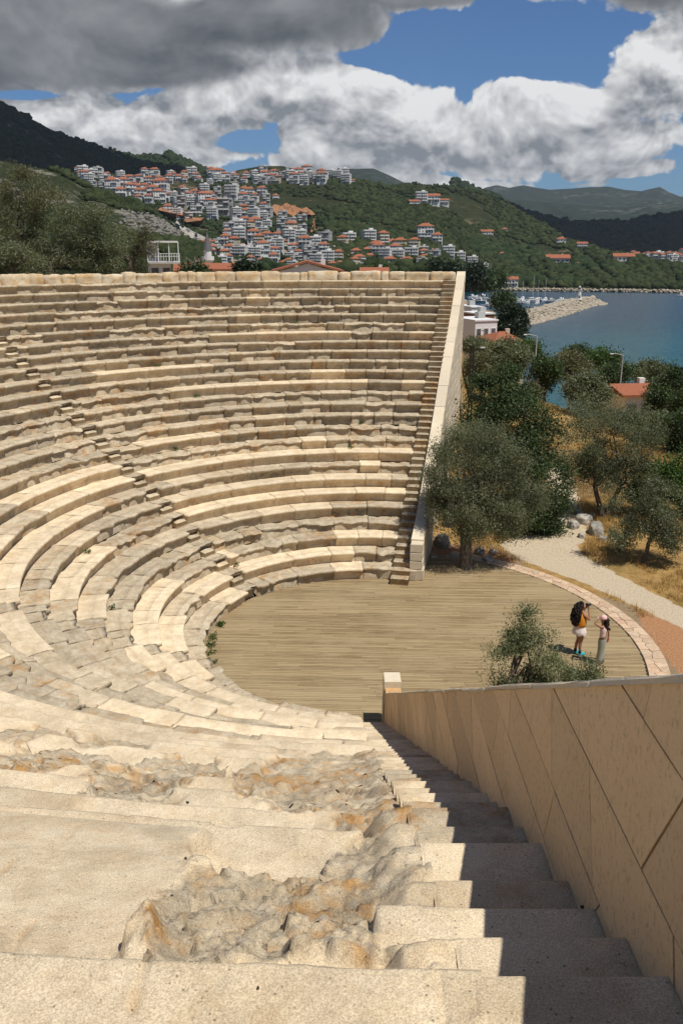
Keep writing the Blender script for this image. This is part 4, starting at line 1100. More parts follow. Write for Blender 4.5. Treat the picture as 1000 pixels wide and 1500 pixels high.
def tree(name, base, blobs, mat, label, n_clump, per, lsize, trunk_r=.16, fork=.4, lean=(0, 0), cat='tree', group=None, seed=0, n_limb=9, spread=.28, shell=.5, thr=0., aspect=.36, stems=1, flare=1.5):
    root = empty(name, base, 0, label, cat, group); rr = random.Random(seed)
    cr, P = leaves('crown', blobs, n_clump, per, lsize, mat, root, spread, shell, seed, aspect=aspect, thr=thr)
    mb = MB(); b = np.array(blobs); cx, cy, cz = b[:, :3].mean(0)
    for s_ in range(stems):
        q = 2 * pi * s_ / max(1, stems); o = Vector((cos(q), sin(q), 0)) * (.16 if stems > 1 else 0)
        top = Vector((lean[0] + o.x * 3, lean[1] + o.y * 3, fork))
        tr = trunk_r * (1 if stems == 1 else .62)
        pts = [Vector((0, 0, -.25)) + o, Vector((0, 0, .10)) + o, o + top * .35 + Vector((rr.uniform(-.06, .06), rr.uniform(-.06, .06), 0)), o + top * .7 + Vector((rr.uniform(-.05, .05), rr.uniform(-.05, .05), 0)), o + top]
        mb.tube(pts, [tr * flare * 1.25, tr * flare, tr, tr * .92, tr * .85], 11)
        for i in range(n_limb):
            t_ = P[rr.randrange(len(P))]; t_ = Vector((cx, cy, cz)).lerp(Vector(t_), rr.uniform(.55, .95))
            if t_.z < fork * .9: t_.z = fork + .4
            k = rr.uniform(.3, .6); m_ = (o + top).lerp(t_, k) + Vector((0, 0, .12))
            limb(mb, o + top - Vector((0, 0, tr)), t_, tr * rr.uniform(.38, .6), .018, .22, 7, 6, seed * 31 + i)
    mb.build('trunk', BARK, root, True)
    return root
def px_blobs(base, lst, depth=.8):
    """crown lumps given where they stand: (px,py,rx_px,ry_px, off) around the distance of the base"""
    d = math.hypot(base[0], base[1]); out = []
    for px, py, rx, ry, off in lst:
        p = at_d(px, py, d + off); k = np.linalg.norm(p - np.array([0, 0, EYE])) / F
        out.append((p[0] - base[0], p[1] - base[1], p[2] - base[2], rx * k, rx * k * depth, ry * k))
    return out
def gpt(x, y): return (float(x), float(y), float(ground_z(x, y)))
def base_at(px, py, z=0.0):
    for _ in range(6):
        p = on_z(px, py, z); z = float(ground_z(p[0], p[1]))
    return (float(p[0]), float(p[1]), z)

# the olive at the floor's edge and the dark broad tree behind it
b = base_at(684, 842)
tree('olive_tree', b, px_blobs(b, [(690, 690, 62, 60, .2), (655, 700, 36, 55, -.2), (735, 705, 50, 55, .3), (700, 640, 40, 34, .5), (655, 655, 32, 30, .3), (670, 745, 45, 32, -.2), (720, 765, 45, 30, 0), (762, 735, 34, 40, .6), (740, 650, 30, 26, .8), (690, 780, 50, 20, 0)]), OLIVE,
     'big grey-green olive tree with a thick trunk at the edge of the wooden floor', 1900, 44, .080, .25, 1.75, (-.12, .1), seed=3, n_limb=14, spread=.17, thr=.34)
b = gpt(4.9, 36.0)
tree('broadleaf_tree', b, px_blobs(b, [(745, 620, 55, 58, 1), (715, 590, 40, 40, 1.5), (770, 680, 50, 60, .5), (795, 720, 40, 50, 0), (760, 750, 60, 36, -.2), (700, 640, 40, 60, 1.2), (790, 645, 28, 36, .8), (730, 560, 26, 20, 1.5), (800, 760, 32, 26, 0)]), DARKLEAF,
     'dense dark green broadleaf tree behind the big olive by the wooden floor', 2100, 30, .115, .2, 1.2, (.1, .1), seed=5, spread=.20, aspect=.5, thr=.32)
b = base_at(884, 756)
tree('olive_tree', b, px_blobs(b, [(890, 650, 62, 52, 0), (850, 665, 38, 40, -.3), (930, 655, 36, 45, .3), (875, 610, 48, 26, .5), (915, 615, 32, 26, .5), (855, 700, 32, 22, -.3), (905, 700, 50, 22, 0)]), OLIVE,
     'rounded dusty olive tree with a dark forked trunk standing in dry grass', 1500, 38, .09, .19, 1.5, (.1, .2), seed=8, n_limb=12, spread=.18, stems=2, thr=.34)
b = base_at(942, 824)
tree('olive_tree', b, px_blobs(b, [(930, 745, 34, 34, 0), (965, 765, 38, 32, .2), (920, 780, 24, 20, -.2), (990, 745, 32, 36, .3), (950, 720, 28, 18, .3), (985, 785, 26, 18, 0)]), OLIVE,
     'leaning olive tree on bent stems at the right edge above dry grass', 620, 28, .10, .085, 1.1, (.25, .1), seed=9, spread=.17, stems=1)
b = base_at(905, 808)
tree('olive_tree', b, px_blobs(b, [(903, 775, 14, 16, 0), (893, 792, 9, 14, 0), (925, 770, 20, 14, .1)]), OLIVE, 'short olive shoot with a thin bent stem left of the leaning olive', 90, 24, .09, .07, .55, (.2, 0), seed=10, n_limb=4, spread=.12)
b = gpt(14.5, 37.5)
tree('broadleaf_tree', b, px_blobs(b, [(960, 705, 36, 28, 0), (990, 700, 36, 34, .4), (940, 722, 20, 16, -.2), (1010, 720, 34, 34, 0)]), GREENLEAF, 'bright green leafy tree at the right edge behind the leaning olive', 560, 26, .15, .12, .9, seed=12, spread=.2, aspect=.5)
# the young olive in front of the near wall
b = (3.05, 13.3, float(ground_z(3.05, 13.3)))
tree('olive_tree', b, px_blobs(b, [(760, 935, 34, 30, 0), (735, 965, 26, 34, -.1), (790, 960, 30, 34, .1), (748, 1000, 30, 22, 0), (800, 1005, 28, 16, .1), (765, 905, 20, 16, .1), (775, 985, 24, 24, .3), (722, 990, 18, 18, -.2), (806, 925, 14, 16, .2)]), OLIVE_NEAR,
     'young silvery olive tree with sparse sprigs just beyond the near wall top', 560, 26, .058, .07, 2.1, (.1, .0), seed=14, n_limb=16, spread=.09, shell=.2, thr=.38, aspect=.30)
b = (4.75, 13.6, float(ground_z(4.75, 13.6)))
tree('olive_tree', b, px_blobs(b, [(858, 985, 26, 18, 0), (880, 992, 18, 14, .1), (835, 998, 18, 14, 0), (860, 1004, 34, 14, .1)]), OLIVE_NEAR,
     'small olive sprigs peeping over the near wall below the two visitors', 220, 26, .058, .05, 1.6, (.05, 0), seed=15, n_limb=9, spread=.09, shell=.2, thr=.28, aspect=.30)

# trees on the slope below, towards the sea
slope = [  # px, py(centre), rx, ry, distance, kind, label
    (705, 538, 32, 22, 62, 0, 'olive tree right of the dark utility pole behind the far wall'),
    (745, 520, 34, 24, 72, 0, 'dusty olive on the slope left of the grassy bank'),
    (797, 547, 28, 26, 72, 1, 'dark rounded tree above the dry grass bank'),
    (835, 540, 28, 24, 86, 0, 'grey olive beneath the nearer street lamp'),
    (862, 575, 34, 30, 66, 0, 'olive tree left of the low white house'),
    (775, 512, 24, 15, 96, 2, 'green tree beside the sea left of the street lamp'),
    (880, 528, 26, 16, 105, 2, 'bright green round tree close above the water'),
    (905, 548, 26, 18, 100, 1, 'dark tree behind the low white house'),
    (950, 548, 28, 16, 108, 0, 'dark olive right of the tall lamp post by the sea'),
    (985, 562, 30, 26, 84, 1, 'dark spreading tree beside the low white house, right'),
    (965, 590, 20, 24, 78, 1, 'narrow dark tree against the end of the low white house'),
    (960, 632, 34, 36, 58, 0, 'olive tree behind the rounded olive at the right'),
    (1005, 640, 34, 50, 55, 1, 'dark tree cut by the right edge of the picture above the leaning olive'),
    (698, 508, 22, 9, 100, 0, 'olive below the orange roofed house near the harbour'),
    (735, 515, 24, 9, 95, 0, 'small grey olive in the row under the orange roof'),
    (775, 575, 16, 14, 66, 0, 'low scrubby olive at the head of the grass bank'),
    (1000, 590, 20, 20, 75, 1, 'dark shrub tree at the right edge below the white house'),
    (845, 518, 20, 10, 112, 1, 'low dark tree on the shore between the two lamp posts'),
]
for i, (px, py, rx, ry, d, kd, lab) in enumerate(slope):
    p = at_d(px, py + ry * 1.2, d); g0 = gpt(p[0], p[1])
    bl = []
    rr = random.Random(i * 7 + 1)
    bl.append((px, py, rx * .75, ry * .8, 0))
    for q in range(5):
        an = rr.uniform(0, 2 * pi); bl.append((px + cos(an) * rx * .5, py + sin(an) * ry * .42, rx * rr.uniform(.35, .55), ry * rr.uniform(.4, .6), rr.uniform(-1, 1)))
    k = d / F; area = rx * ry
    m_ = (OLIVE_DRY if i % 3 == 0 else OLIVE, DARKLEAF, GREENLEAF)[kd]
    tree('olive_tree' if kd == 0 else 'broadleaf_tree', g0, px_blobs(g0, bl), m_, lab, int(140 + area * .42), 22, .0040 * d * .55 + .06, .14, max(.8, (p[2] - g0[2]) * .4 + .6), seed=40 + i, n_limb=6, spread=.0045 * d, shell=.35, aspect=.45, thr=.30)
# conifer by the harbour house
b = gpt(*at_d(748, 505, 150)[:2])
cb = [(748 + dx, y, w, 6, 0) for y, w, dx in ((498, 17, 0), (490, 21, 1), (481, 19, -1), (473, 20, 1), (465, 15, -2), (458, 12, 2), (452, 8, 0), (447, 4, 0))]
tree('conifer_tree', b, px_blobs(b, cb, 1.0), PINE, 'dark pointed conifer standing by the harbour beside orange roofs', 900, 22, .62, .25, 2.0, seed=70, n_limb=6, spread=.55, shell=.35, aspect=.3)
# olives beyond the top wall, left
left = [
    ('tall loose olive tree at the far left beyond the top wall', 62, [(45, 290, 45, 38, 0), (20, 320, 40, 45, .5), (85, 315, 45, 36, 0), (50, 265, 26, 18, 0), (10, 360, 40, 40, .5), (60, 375, 50, 30, 0), (-25, 330, 40, 60, 0)], OLIVE_DRY, 1500, 30),
    ('broad olive with a slanting dark trunk beyond the top wall', 60, [(120, 335, 42, 32, 0), (150, 355, 34, 34, 0), (100, 370, 40, 34, .4), (135, 385, 40, 22, 0), (90, 345, 30, 26, 0)], OLIVE, 1200, 75),
    ('smaller see-through olive left of the white terrace house', 66, [(195, 350, 30, 18, 0), (215, 362, 22, 18, 0), (185, 375, 24, 22, 0), (175, 395, 18, 12, 0), (205, 388, 18, 12, .3)], OLIVE_DRY, 330, 190),
    ('dark olive low against the top wall at the far left', 56, [(15, 385, 36, 24, 0), (50, 395, 30, 18, 0), (-20, 380, 30, 30, 0)], OLIVE, 600, 15),
]
for i, (lab, d, bl, m_, nc, tx) in enumerate(left):
    p = at_d(tx, 405, d); g0 = gpt(p[0], p[1])
    tree('olive_tree', g0, px_blobs(g0, bl), m_, lab, nc, 22, .155, .22, 1.6, (.2, 0), seed=90 + i, n_limb=14, spread=.24, shell=.4, thr=.36)
# greenery between the theatre and the town: low trees whose tops show over the wall
band = [(285, 398, 60), (360, 396, 80), (690, 420, 200), (700, 432, 215), (720, 428, 240), (690, 405, 320), (705, 412, 330), (650, 398, 250), (560, 402, 180), (385, 400, 90), (735, 440, 260), (700, 400, 380), (725, 410, 390), (680, 447, 190)]
words = ['left of the orange roofs', 'right of the orange roofs', 'above the white harbour house', 'by the harbour basin', 'beside the moored boats', 'below the white apartment row', 'under the apartment row, right', 'near the corner of the top wall', 'behind the gabled white house', 'next to the gabled white house', 'at the root of the breakwater', 'at the foot of the town hill', 'on the harbour shore below the hill', 'between the far wall and the harbour house']
for i, (px, py, d) in enumerate(band):
    if i in (3, 4, 9, 13) or (px, d) == (690, 200): continue
    p = at_d(px, py + 14, d); g0 = gpt(p[0], p[1]) if d < 300 else tuple(p - np.array([0, 0, 2.0])); rr = random.Random(i)
    bl = [(px + rr.uniform(-9, 9), py + rr.uniform(-5, 5), rr.uniform(7, 11), rr.uniform(6, 9), rr.uniform(-1, 1)) for _ in range(5)]
    tree('broadleaf_tree', g0, px_blobs(g0, bl), PINE if i % 2 else DARKLEAF, 'dark tree ' + words[i], 200, 18, .003 * d + .05, .2, 1.5, seed=130 + i, n_limb=3, spread=.0045 * d, shell=.3, aspect=.5, group='trees between theatre and town')

# ------------------------------------------------------------------ dry grass, boulders, pebbles
def tufts():
    r = np.random.default_rng(77); P = []
    n = 60000; x = r.uniform(5, 34, n); y = r.uniform(20, 76, n)
    rc = np.hypot(x - C[0], y - C[1]); f = fbm(np.stack([x * .3, y * .3, x * 0], -1), 3)
    ok = (rc > RD + 1.0) & (path_d(x, y) > .2) & (f > .44) & ~((x > 9.5) & (y < 26)) & (x > np.interp(y, [28, 33, 45, 76], [7.2, 5.2, 7, 11]))
    x, y = x[ok], y[ok]; z = ground_z(x, y); n = len(x); per = 7
    a = r.uniform(0, 2 * pi, (n, per)); L = r.uniform(.10, .34, (n, per)); ln = r.uniform(.1, .7, (n, per)); w = r.uniform(.006, .014, (n, per))
    bx = x[:, None] + r.normal(0, .07, (n, per)); by = y[:, None] + r.normal(0, .07, (n, per)); bz = z[:, None] + 0 * a
    tx, ty, tz = bx + np.cos(a) * L * ln, by + np.sin(a) * L * ln, bz + L
    V = np.stack([np.stack([bx - np.sin(a) * w, by + np.cos(a) * w, bz - .02], -1), np.stack([bx + np.sin(a) * w, by - np.cos(a) * w, bz - .02], -1), np.stack([tx, ty, tz], -1)], 2).reshape(-1, 3)
    t = np.repeat(np.clip(r.uniform(0, 1, n), 0, 1), per * 3)
    def fn(g):
        t_, _, _ = g.attr('tint'); return {'Base Color': g.mix(t_, (.26, .15, .04), (.58, .40, .155)), 'Roughness': .8, 'trans': (.3, (.6, .42, .15))}
    o = mesh_np('dry_grass', V, np.arange(len(V)).reshape(-1, 3), material('straw', fn), None, {'tint': t}); tag(o, kind='stuff')
tufts()
def weeds():
    r = np.random.default_rng(5); P = []
    for (x, y, z, s) in [(C[0] + (R0 - .02) * cos(q), C[1] + (R0 - .02) * sin(q), 0.02, .10) for q in r.uniform(radians(165), radians(215), 12)] + [(*(C + (Rk(k) - .06) * np.array([cos(q), sin(q)])), Zk(k) - .40, .09) for k, q in zip(r.integers(1, 22, 16), r.uniform(radians(90), radians(235), 16))]:
        for _ in range(9): P.append((x + r.normal(0, s * .7), y + r.normal(0, s * .7), z + abs(r.normal(0, s * .45)), s))
    P = np.array(P); n = len(P); L = .08
    d = r.normal(size=(n * 6, 3)); d[:, 2] = np.abs(d[:, 2]); d /= np.linalg.norm(d, axis=1)[:, None]; s = np.cross(d, r.normal(size=(n * 6, 3))); s /= np.linalg.norm(s, axis=1)[:, None]
    Q = np.repeat(P[:, :3], 6, 0) + r.normal(0, .03, (n * 6, 3)); V = np.stack([Q, Q + d * L * .5 + s * .018, Q + d * L, Q + d * L * .5 - s * .018], 1).reshape(-1, 3)
    tag(mesh_np('weeds', V, np.arange(len(V)).reshape(-1, 4), GREENLEAF, None, {'tint': np.repeat(r.uniform(0, 1, n * 6), 4)}), kind='stuff')
weeds()
def boulder(px, py, w, h, lab, seed, grp=None, z=None, nm='boulder', m_=None):
    w *= .82; h *= .82; b = base_at(px, py) if z is None else tuple(on_z(px, py, z)); V0, F0 = ICO[3]; k = math.hypot(b[0], b[1], b[2] - EYE) / F
    V = V0.copy(); V = np.sign(V) * np.abs(V) ** .72; n = fbm(V * 1.4 + seed * 5.1, 4) - .5; V = V * (1 + n[:, None] * .75); V[:, 2] = np.where(V[:, 2] < -.45, -.45, V[:, 2])
    V *= np.array([w * k / 2, w * k / 2 * .8, h * k / 1.35]); V[:, 2] += .25 * h * k
    th = seed * 1.3; V = np.c_[V[:, 0] * cos(th) - V[:, 1] * sin(th), V[:, 0] * sin(th) + V[:, 1] * cos(th), V[:, 2]]
    o = mesh_np(nm, V, F0, m_ or BOULDER, None, {'blk': np.repeat([[.4, (seed * .37) % 1, (seed * .61) % 1]], len(V), 0)}); o.location = b
    tag(o, lab, 'rock', grp); return o
for i, (px, py, w, h, lab) in enumerate([(872, 782, 32, 20, 'largest pale grey boulder of the heap by the path'), (855, 766, 26, 16, 'grey boulder behind the largest one by the path'), (842, 752, 16, 12, 'small white boulder at the top of the heap by the path'),
        (838, 773, 20, 13, 'low pale boulder next to the gravel path'), (820, 770, 14, 12, 'small rock against the dark tree where the path narrows'), (851, 787, 14, 8, 'flat grey stone in the grass below the heap'), (882, 792, 14, 8, 'small stone right of the largest boulder'), (866, 758, 12, 9, 'rounded stone in the heap above the olive shoot'),
        (702, 812, 16, 14, 'white rock beside the trunk of the big olive'), (714, 824, 20, 12, 'pale rock right of the big olive trunk'), (648, 800, 30, 22, 'dark shaded boulder between far wall and big olive'), (662, 825, 24, 12, 'low shaded stone at the floor edge near the far wall'), (635, 826, 18, 14, 'shaded rock touching the foot of the far wall'), (700, 833, 12, 7, 'little stone at the floor edge behind the big olive'), (655, 838, 16, 6, 'tan stone lying at the floor edge left of the olive trunk'), (722, 812, 16, 10, 'pale angular rock below the dark tree')]):
    boulder(px, py, w, h, lab, i + 1)
for i, (px, py, w, z, lab) in enumerate([(275, 1176, 9, Zk(20) + .01, 'dark pebble on the front edge of a pale slab'), (640, 1391, 16, Zk(22) + .01, 'dark pebble on the pale stone left of the near stair'), (272, 1258, 9, Zk(22) - .05, 'black pebble at the edge of the eroded hollow'), (852, 1329, 10, Zk(22) - .0, 'black pebble on a shaded stair tread by the wall'), (378, 1447, 8, Zk(23) + .005, 'tiny dark pebble on the nearest seat stone')]):
    boulder(px, py, w * .6, w * .28, lab, i + 31, 'dark pebbles on the stones', z, 'pebble', plain('dark_pebble', (.05, .04, .035), .8) if i == 0 else bpy.data.materials['dark_pebble'])
# ------------------------------------------------------------------ town
WHITE = plain('white_render', (.70, .69, .67), .8, .07, .3); CREAM = plain('cream_render', (.58, .50, .37), .8, .07, .3); GREYW = plain('grey_render', (.42, .42, .41), .8, .08, .3); YELL = plain('yellow_render', (.60, .49, .30), .8, .07, .3)
def f_tile(g):
    p = g.obj(); n = g.noise(p, 3.0, 4, .7); n2 = g.noise(p, .5, 3)
    return {'Base Color': g.mix(n, (.22, .075, .040), g.mix(n2, (.40, .150, .075), (.33, .115, .06))), 'Roughness': .85}
TILE = material('terracotta_tiles', f_tile); GLASS = plain('dark_window', (.10, .105, .11), .25, .3); RAIL = plain('white_metal', (.7, .7, .69), .5, .05); FLOORM = plain('balcony_floor', (.45, .44, .42), .8)  # last one: even grey of the terrace floor
CONC = plain('bare_concrete', (.36, .33, .29), .9, .15, .8)
def house_type(name, w, dp, st, walls, roof, seed, balc=True):
    """unit in metres: w wide (x), dp deep, st storeys, front faces -y"""
    rr = random.Random(seed); root = empty(name, (0, 0, 0)); sh = 2.9; hgt = st * sh
    m_ = MB(); m_.box((0, 0, hgt / 2 - 5), (w, dp, hgt + 10)); 
    wd = m_; n = max(2, int(w / 2.4))
    for s in range(st):
        for i in range(n):
            x = -w / 2 + (i + .5) * w / n; tall = rr.random() < .5 and balc
            wh, wz = (2.1, s * sh + 1.1) if tall else (1.3, s * sh + 1.5)
            wd.box((x, -dp / 2 - .0, wz), (w / n * rr.uniform(.42, .62), .10, wh), 0, 1)
        for sx in (-1, 1):
            for i in range(max(1, int(dp / 3.2))): wd.box((sx * w / 2, -dp / 2 + (i + .5) * dp / max(1, int(dp / 3.2)), s * sh + 1.5), (.10, 1.2, 1.3), 0, 1)
    if balc:
        bb = m_
        for s in range(1, st + (1 if roof == 'flat' else 0)):
            for x, bw in ([(-w * .24, w * .42), (w * .24, w * .42)] if w > 9 else [(0, w * .8)]):
                if rr.random() < .85:
                    bb.box((x, -dp / 2 - .75, s * sh), (bw, 1.5, .18), 0, 2); bb.box((x, -dp / 2 - 1.46, s * sh + .62), (bw, .08, .85), 0, 2)
                    for e in (-1, 1): bb.box((x + e * (bw / 2 - .04), -dp / 2 - .78, s * sh + .62), (.07, 1.3, .85), 0, 2)
    m_.build('wall', [walls, GLASS, RAIL], root)
    rf = MB()
    if roof == 'flat':
        rf.box((0, 0, hgt + .15), (w + .4, dp + .4, .30)); 
        for x, y, a_, b_ in ((0, -dp / 2, w, .2), (0, dp / 2, w, .2), (-w / 2, 0, .2, dp), (w / 2, 0, .2, dp)): rf.box((x, y, hgt + .70), (a_, b_, .8))
        rf.box((w * .2, dp * .15, hgt + 1.5), (w * .3, dp * .35, 2.4)); ro = rf.build('roof', walls, root)
    else:
        o = .6; hh = min(w, dp) * .26; x, y = w / 2 + o, dp / 2 + o; rl = max(.5, w / 2 - dp / 2) if roof == 'hip' else w / 2 + o
        V = [(-x, -y, hgt), (x, -y, hgt), (x, y, hgt), (-x, y, hgt), (-rl, 0, hgt + hh), (rl, 0, hgt + hh), (-x, -y, hgt + .18), (x, -y, hgt + .18), (x, y, hgt + .18), (-x, y, hgt + .18)]
        V[4] = (-rl, 0, hgt + .18 + hh); V[5] = (rl, 0, hgt + .18 + hh)
        rf.add(V, [(3, 2, 1, 0), (0, 1, 7, 6), (1, 2, 8, 7), (2, 3, 9, 8), (3, 0, 6, 9), (6, 7, 5, 4), (8, 9, 4, 5), (7, 8, 5), (9, 6, 4)]); ro = rf.build('roof', TILE, root)
        cm = MB(); cm.box((w * .22, dp * .12, hgt + hh * .9), (.7, .7, 1.5)); cm.build('chimney', walls, ro)
    return root
TYPES = {
    'A': house_type('house', 9.5, 8, 3, WHITE, 'hip', 1), 'B': house_type('apartment_block', 14, 10, 4, WHITE, 'hip', 2), 'C': house_type('apartment_block', 13, 9, 4, WHITE, 'flat', 3),
    'D': house_type('house', 8.5, 8, 2, WHITE, 'hip', 4), 'E': house_type('house', 10, 9, 3, CREAM, 'hip', 5), 'F': house_type('apartment_block', 11, 9, 4, GREYW, 'flat', 6), 'G': house_type('apartment_block', 10, 9, 4, YELL, 'hip', 7),
    'H': house_type('house', 13, 8, 2, WHITE, 'gable', 8), 'I': house_type('apartment_block', 10, 9, 4, CONC, 'flat', 9),
}
DESC = {'A': 'white three storey house, red tiled roof', 'B': 'wide white apartment block, red tiled roof', 'C': 'white flat roofed apartment block', 'D': 'small white house, red tiled roof', 'E': 'cream house with red tiled roof',
        'F': 'grey flat roofed apartment block', 'G': 'yellowish apartment block under red tiles', 'H': 'long low white house with gabled red roof', 'I': 'unfinished bare concrete block'}
used = set()
def put_house(ty, p, width, rz, label, cat='house', group=None):
    src = TYPES[ty]
    if ty not in used: o = src; used.add(ty)
    else: o = copy_tree(src)
    base = {'A': 9.5, 'B': 14, 'C': 13, 'D': 8.5, 'E': 10, 'F': 11, 'G': 10, 'H': 13, 'I': 10}[ty]
    s = width / base; o.location = p; o.scale = (s, s, s); o.rotation_euler = (0, 0, rz); tag(o, label, cat, group); return o
HW = HILLS['town']
def district(pts, place, grp, types, wpx, seed, jz=.35):
    rr = random.Random(seed)
    for px, py in pts:
        p = HW['at'](px, py); d = math.hypot(p[0], p[1]); ty = rr.choice(types); k = d / F
        w = rr.uniform(*wpx) * k * {'B': 1.2, 'C': 1.15, 'H': 1.2, 'D': .8}.get(ty, 1.0)
        put_house(ty, tuple(p), w, -atan2(p[0], p[1]) + rr.uniform(-jz, jz), DESC[ty] + ' ' + place, 'house' if ty in 'ADEH' else 'apartment block', grp + ', ' + DESC[ty])
def spread(n, x0, x1, ytop, ybot, mind, seed, ok=None):
    rr = random.Random(seed); out = []; tries = 0
    while len(out) < n and tries < 6000:
        tries += 1; x = rr.uniform(x0, x1); f = rr.random(); yt, yb = ytop(x), ybot(x); y = yt + (yb - yt) * f
        if ok and not ok(x, y): continue
        if all(abs(x - a) / mind[0] + abs(y - b) / mind[1] > 1 for a, b in out): out.append((x, y))
    return sorted(out, key=lambda q: q[1])
I_ = lambda xs, ys: (lambda x: float(np.interp(x, xs, ys)))
ridge = spread(84, 108, 520, I_([108, 150, 250, 300, 345, 385, 430, 520], [254, 257, 259, 257, 258, 257, 254, 263]), I_([108, 140, 200, 250, 300, 345, 520], [262, 278, 296, 276, 272, 272, 270]), (7.5, 5), 1)
district(ridge, 'in the row along the hilltop', 'houses along the hilltop', 'AABCCDFEC', (7.5, 12.5), 2)
left_c = spread(12, 165, 240, I_([165, 240], [276, 280]), I_([165, 240], [292, 298]), (11, 8), 21)
district(left_c, 'where the hilltop row meets the rocky slope', 'houses above the rocky slope', 'ABD', (13, 18), 22)
mid = spread(52, 245, 425, I_([245, 300, 425], [284, 279, 284]), I_([245, 300, 425], [318, 352, 340]), (11, 9), 3, lambda x, y: not (392 < x < 450 and 292 < y < 345) and not (285 < x < 330 and y > 325))
district(mid, 'halfway up the town hill among trees', 'houses halfway up the hill', 'ABECDFAIC', (9.5, 16), 4)
lower = spread(104, 300, 640, I_([300, 330, 400, 470, 520, 640], [362, 352, 350, 358, 356, 376]), I_([300, 640], [396, 398]), (11, 8), 5)
district(lower, 'in the crowded lower town', 'houses of the lower town', 'AABCCDGCFDE', (10, 17), 6)
for i, (px, py) in enumerate([(386, 326), (414, 325), (428, 326), (443, 326), (387, 342), (412, 343), (428, 343), (443, 342)]):
    p = HW['at'](px, py); k = math.hypot(p[0], p[1]) / F
    put_house('F' if i % 4 else 'C', tuple(p), 12.5 * k, -atan2(p[0], p[1]), f'pale new apartment block in the {"upper" if i < 4 else "lower"} row, {["leftmost", "second from left", "third from left", "rightmost"][i % 4]} under the orange earth cut', 'apartment block', 'new blocks under the orange earth cut')
singles = [('C', 616, 299, 16, 'white flat block, tallest of the hotel high on the green hill'), ('H', 606, 300, 14, 'white wing left of the hotel high on the green hill'), ('H', 632, 300, 20, 'long white wing right of the hotel on the green hill'), ('H', 650, 302, 12, 'small white end wing of the hotel on the green hill'),
           ('B', 622, 353, 22, 'pale apartment block with red roof alone on the hill foot'), ('A', 639, 362, 14, 'smaller pale house just right of the lone red roofed block'),
           ('C', 655, 384, 17, 'white apartment block, left one of the complex near the harbour'), ('C', 671, 383, 17, 'white apartment block, right one of the complex near the harbour'),
           ('C', 690, 396, 15, 'white apartment row lowest by the harbour, left half'), ('C', 706, 399, 15, 'white apartment row lowest by the harbour, right half'),
           ('D', 820, 363, 12, 'villa with orange roof upper left on the green headland'), ('H', 851, 367, 14, 'villa with pyramid orange roof on the green headland'), ('H', 911, 388, 26, 'long orange roofed villa low on the green headland'), ('H', 815, 388, 30, 'long white building on the headland with red roof'), ('D', 738, 343, 8, 'tiny white house on the green hillside'),
           ('D', 734, 379, 7, 'tiny red roofed house above the harbour trees'), ('H', 712, 346, 16, 'row of pale roofs halfway up the green hill'), ('H', 745, 420, 22, 'sandy low building on the far harbour shore'), ('D', 845, 396, 6, 'small cream tower house among headland pines')]
for ty, px, py, wpx, lab in singles:
    p = HW['at'](px, py); k = math.hypot(p[0], p[1]) / F; put_house(ty, tuple(p), wpx * k, -atan2(p[0], p[1]) + .15, lab, 'house' if ty in 'ADH' else 'apartment block')
rr = random.Random(31)
for i in range(24):
    px = 928 + i * 4.2 + rr.uniform(-2, 2); py = rr.uniform(376, 385); p = at_d(px, py, 1500 + rr.uniform(-80, 120)); ty = rr.choice('ACDBH')
    put_house(ty, tuple(p), rr.uniform(7, 12) * 1500 / F, rr.uniform(-.4, .4), DESC[ty] + ' on the far bay shore at the right', 'house', 'far houses across the bay, ' + DESC[ty])
tag(hill('bay_shore', [(905, 378, 1620), (940, 377, 1640), (1100, 374, 1700)], [(905, 392, 1150), (1100, 396, 1150)], HILLM['hill'], 30, 12, 1, .001, 3, .02)['obj'], kind='structure')
# orange earth cut and the road below it
def patch(name, H, poly, mat, kind='structure', lift=1.0):
    P = [H['at'](x, y) for x, y in poly]; c = np.mean(P, 0)
    n = 8; V = []; F_ = []
    P = np.array(P); m = len(P)
    for j in range(n + 1):
        for i in range(m):
            q = c + (P[i] - c) * (j / n); V.append(q)
    px = [(np.mean([a for a, _ in poly]) + (x - np.mean([a for a, _ in poly])) * (j / n), np.mean([b for _, b in poly]) + (y - np.mean([b for _, b in poly])) * (j / n)) for j in range(n + 1) for x, y in poly]
    V = np.array([H['at'](*q) for q in px]); V[:, 2] += lift; V[:, 1] -= lift
    F_ = np.array([(j * m + i, j * m + (i + 1) % m, (j + 1) * m + (i + 1) % m, (j + 1) * m + i) for j in range(n) for i in range(m)])
    return tag(mesh_np(name, V, F_, mat), kind=kind)
EARTH = plain('orange_earth', (.29, .145, .075), .95, .6, .12); ROADM = plain('pale_road', (.36, .34, .31), .9, .15, .2)
patch('earth_cut', HW, [(394, 311), (402, 304), (410, 306), (418, 301), (428, 305), (433, 303), (440, 307), (452, 309), (462, 313), (456, 319), (445, 315), (432, 318), (420, 314), (408, 317), (399, 315)], EARTH, lift=1.2)
for pg in ([(452, 330), (462, 327), (464, 345), (455, 347)], [(232, 310), (250, 306), (262, 314), (280, 318), (276, 326), (250, 322)], [(268, 322), (300, 325), (296, 330), (274, 330)]): patch('bare_earth', HW, pg, EARTH, lift=2.0)
patch('road', HW, [(252, 329), (262, 331), (325, 372), (322, 378), (300, 368), (270, 345)], ROADM, lift=3.0)

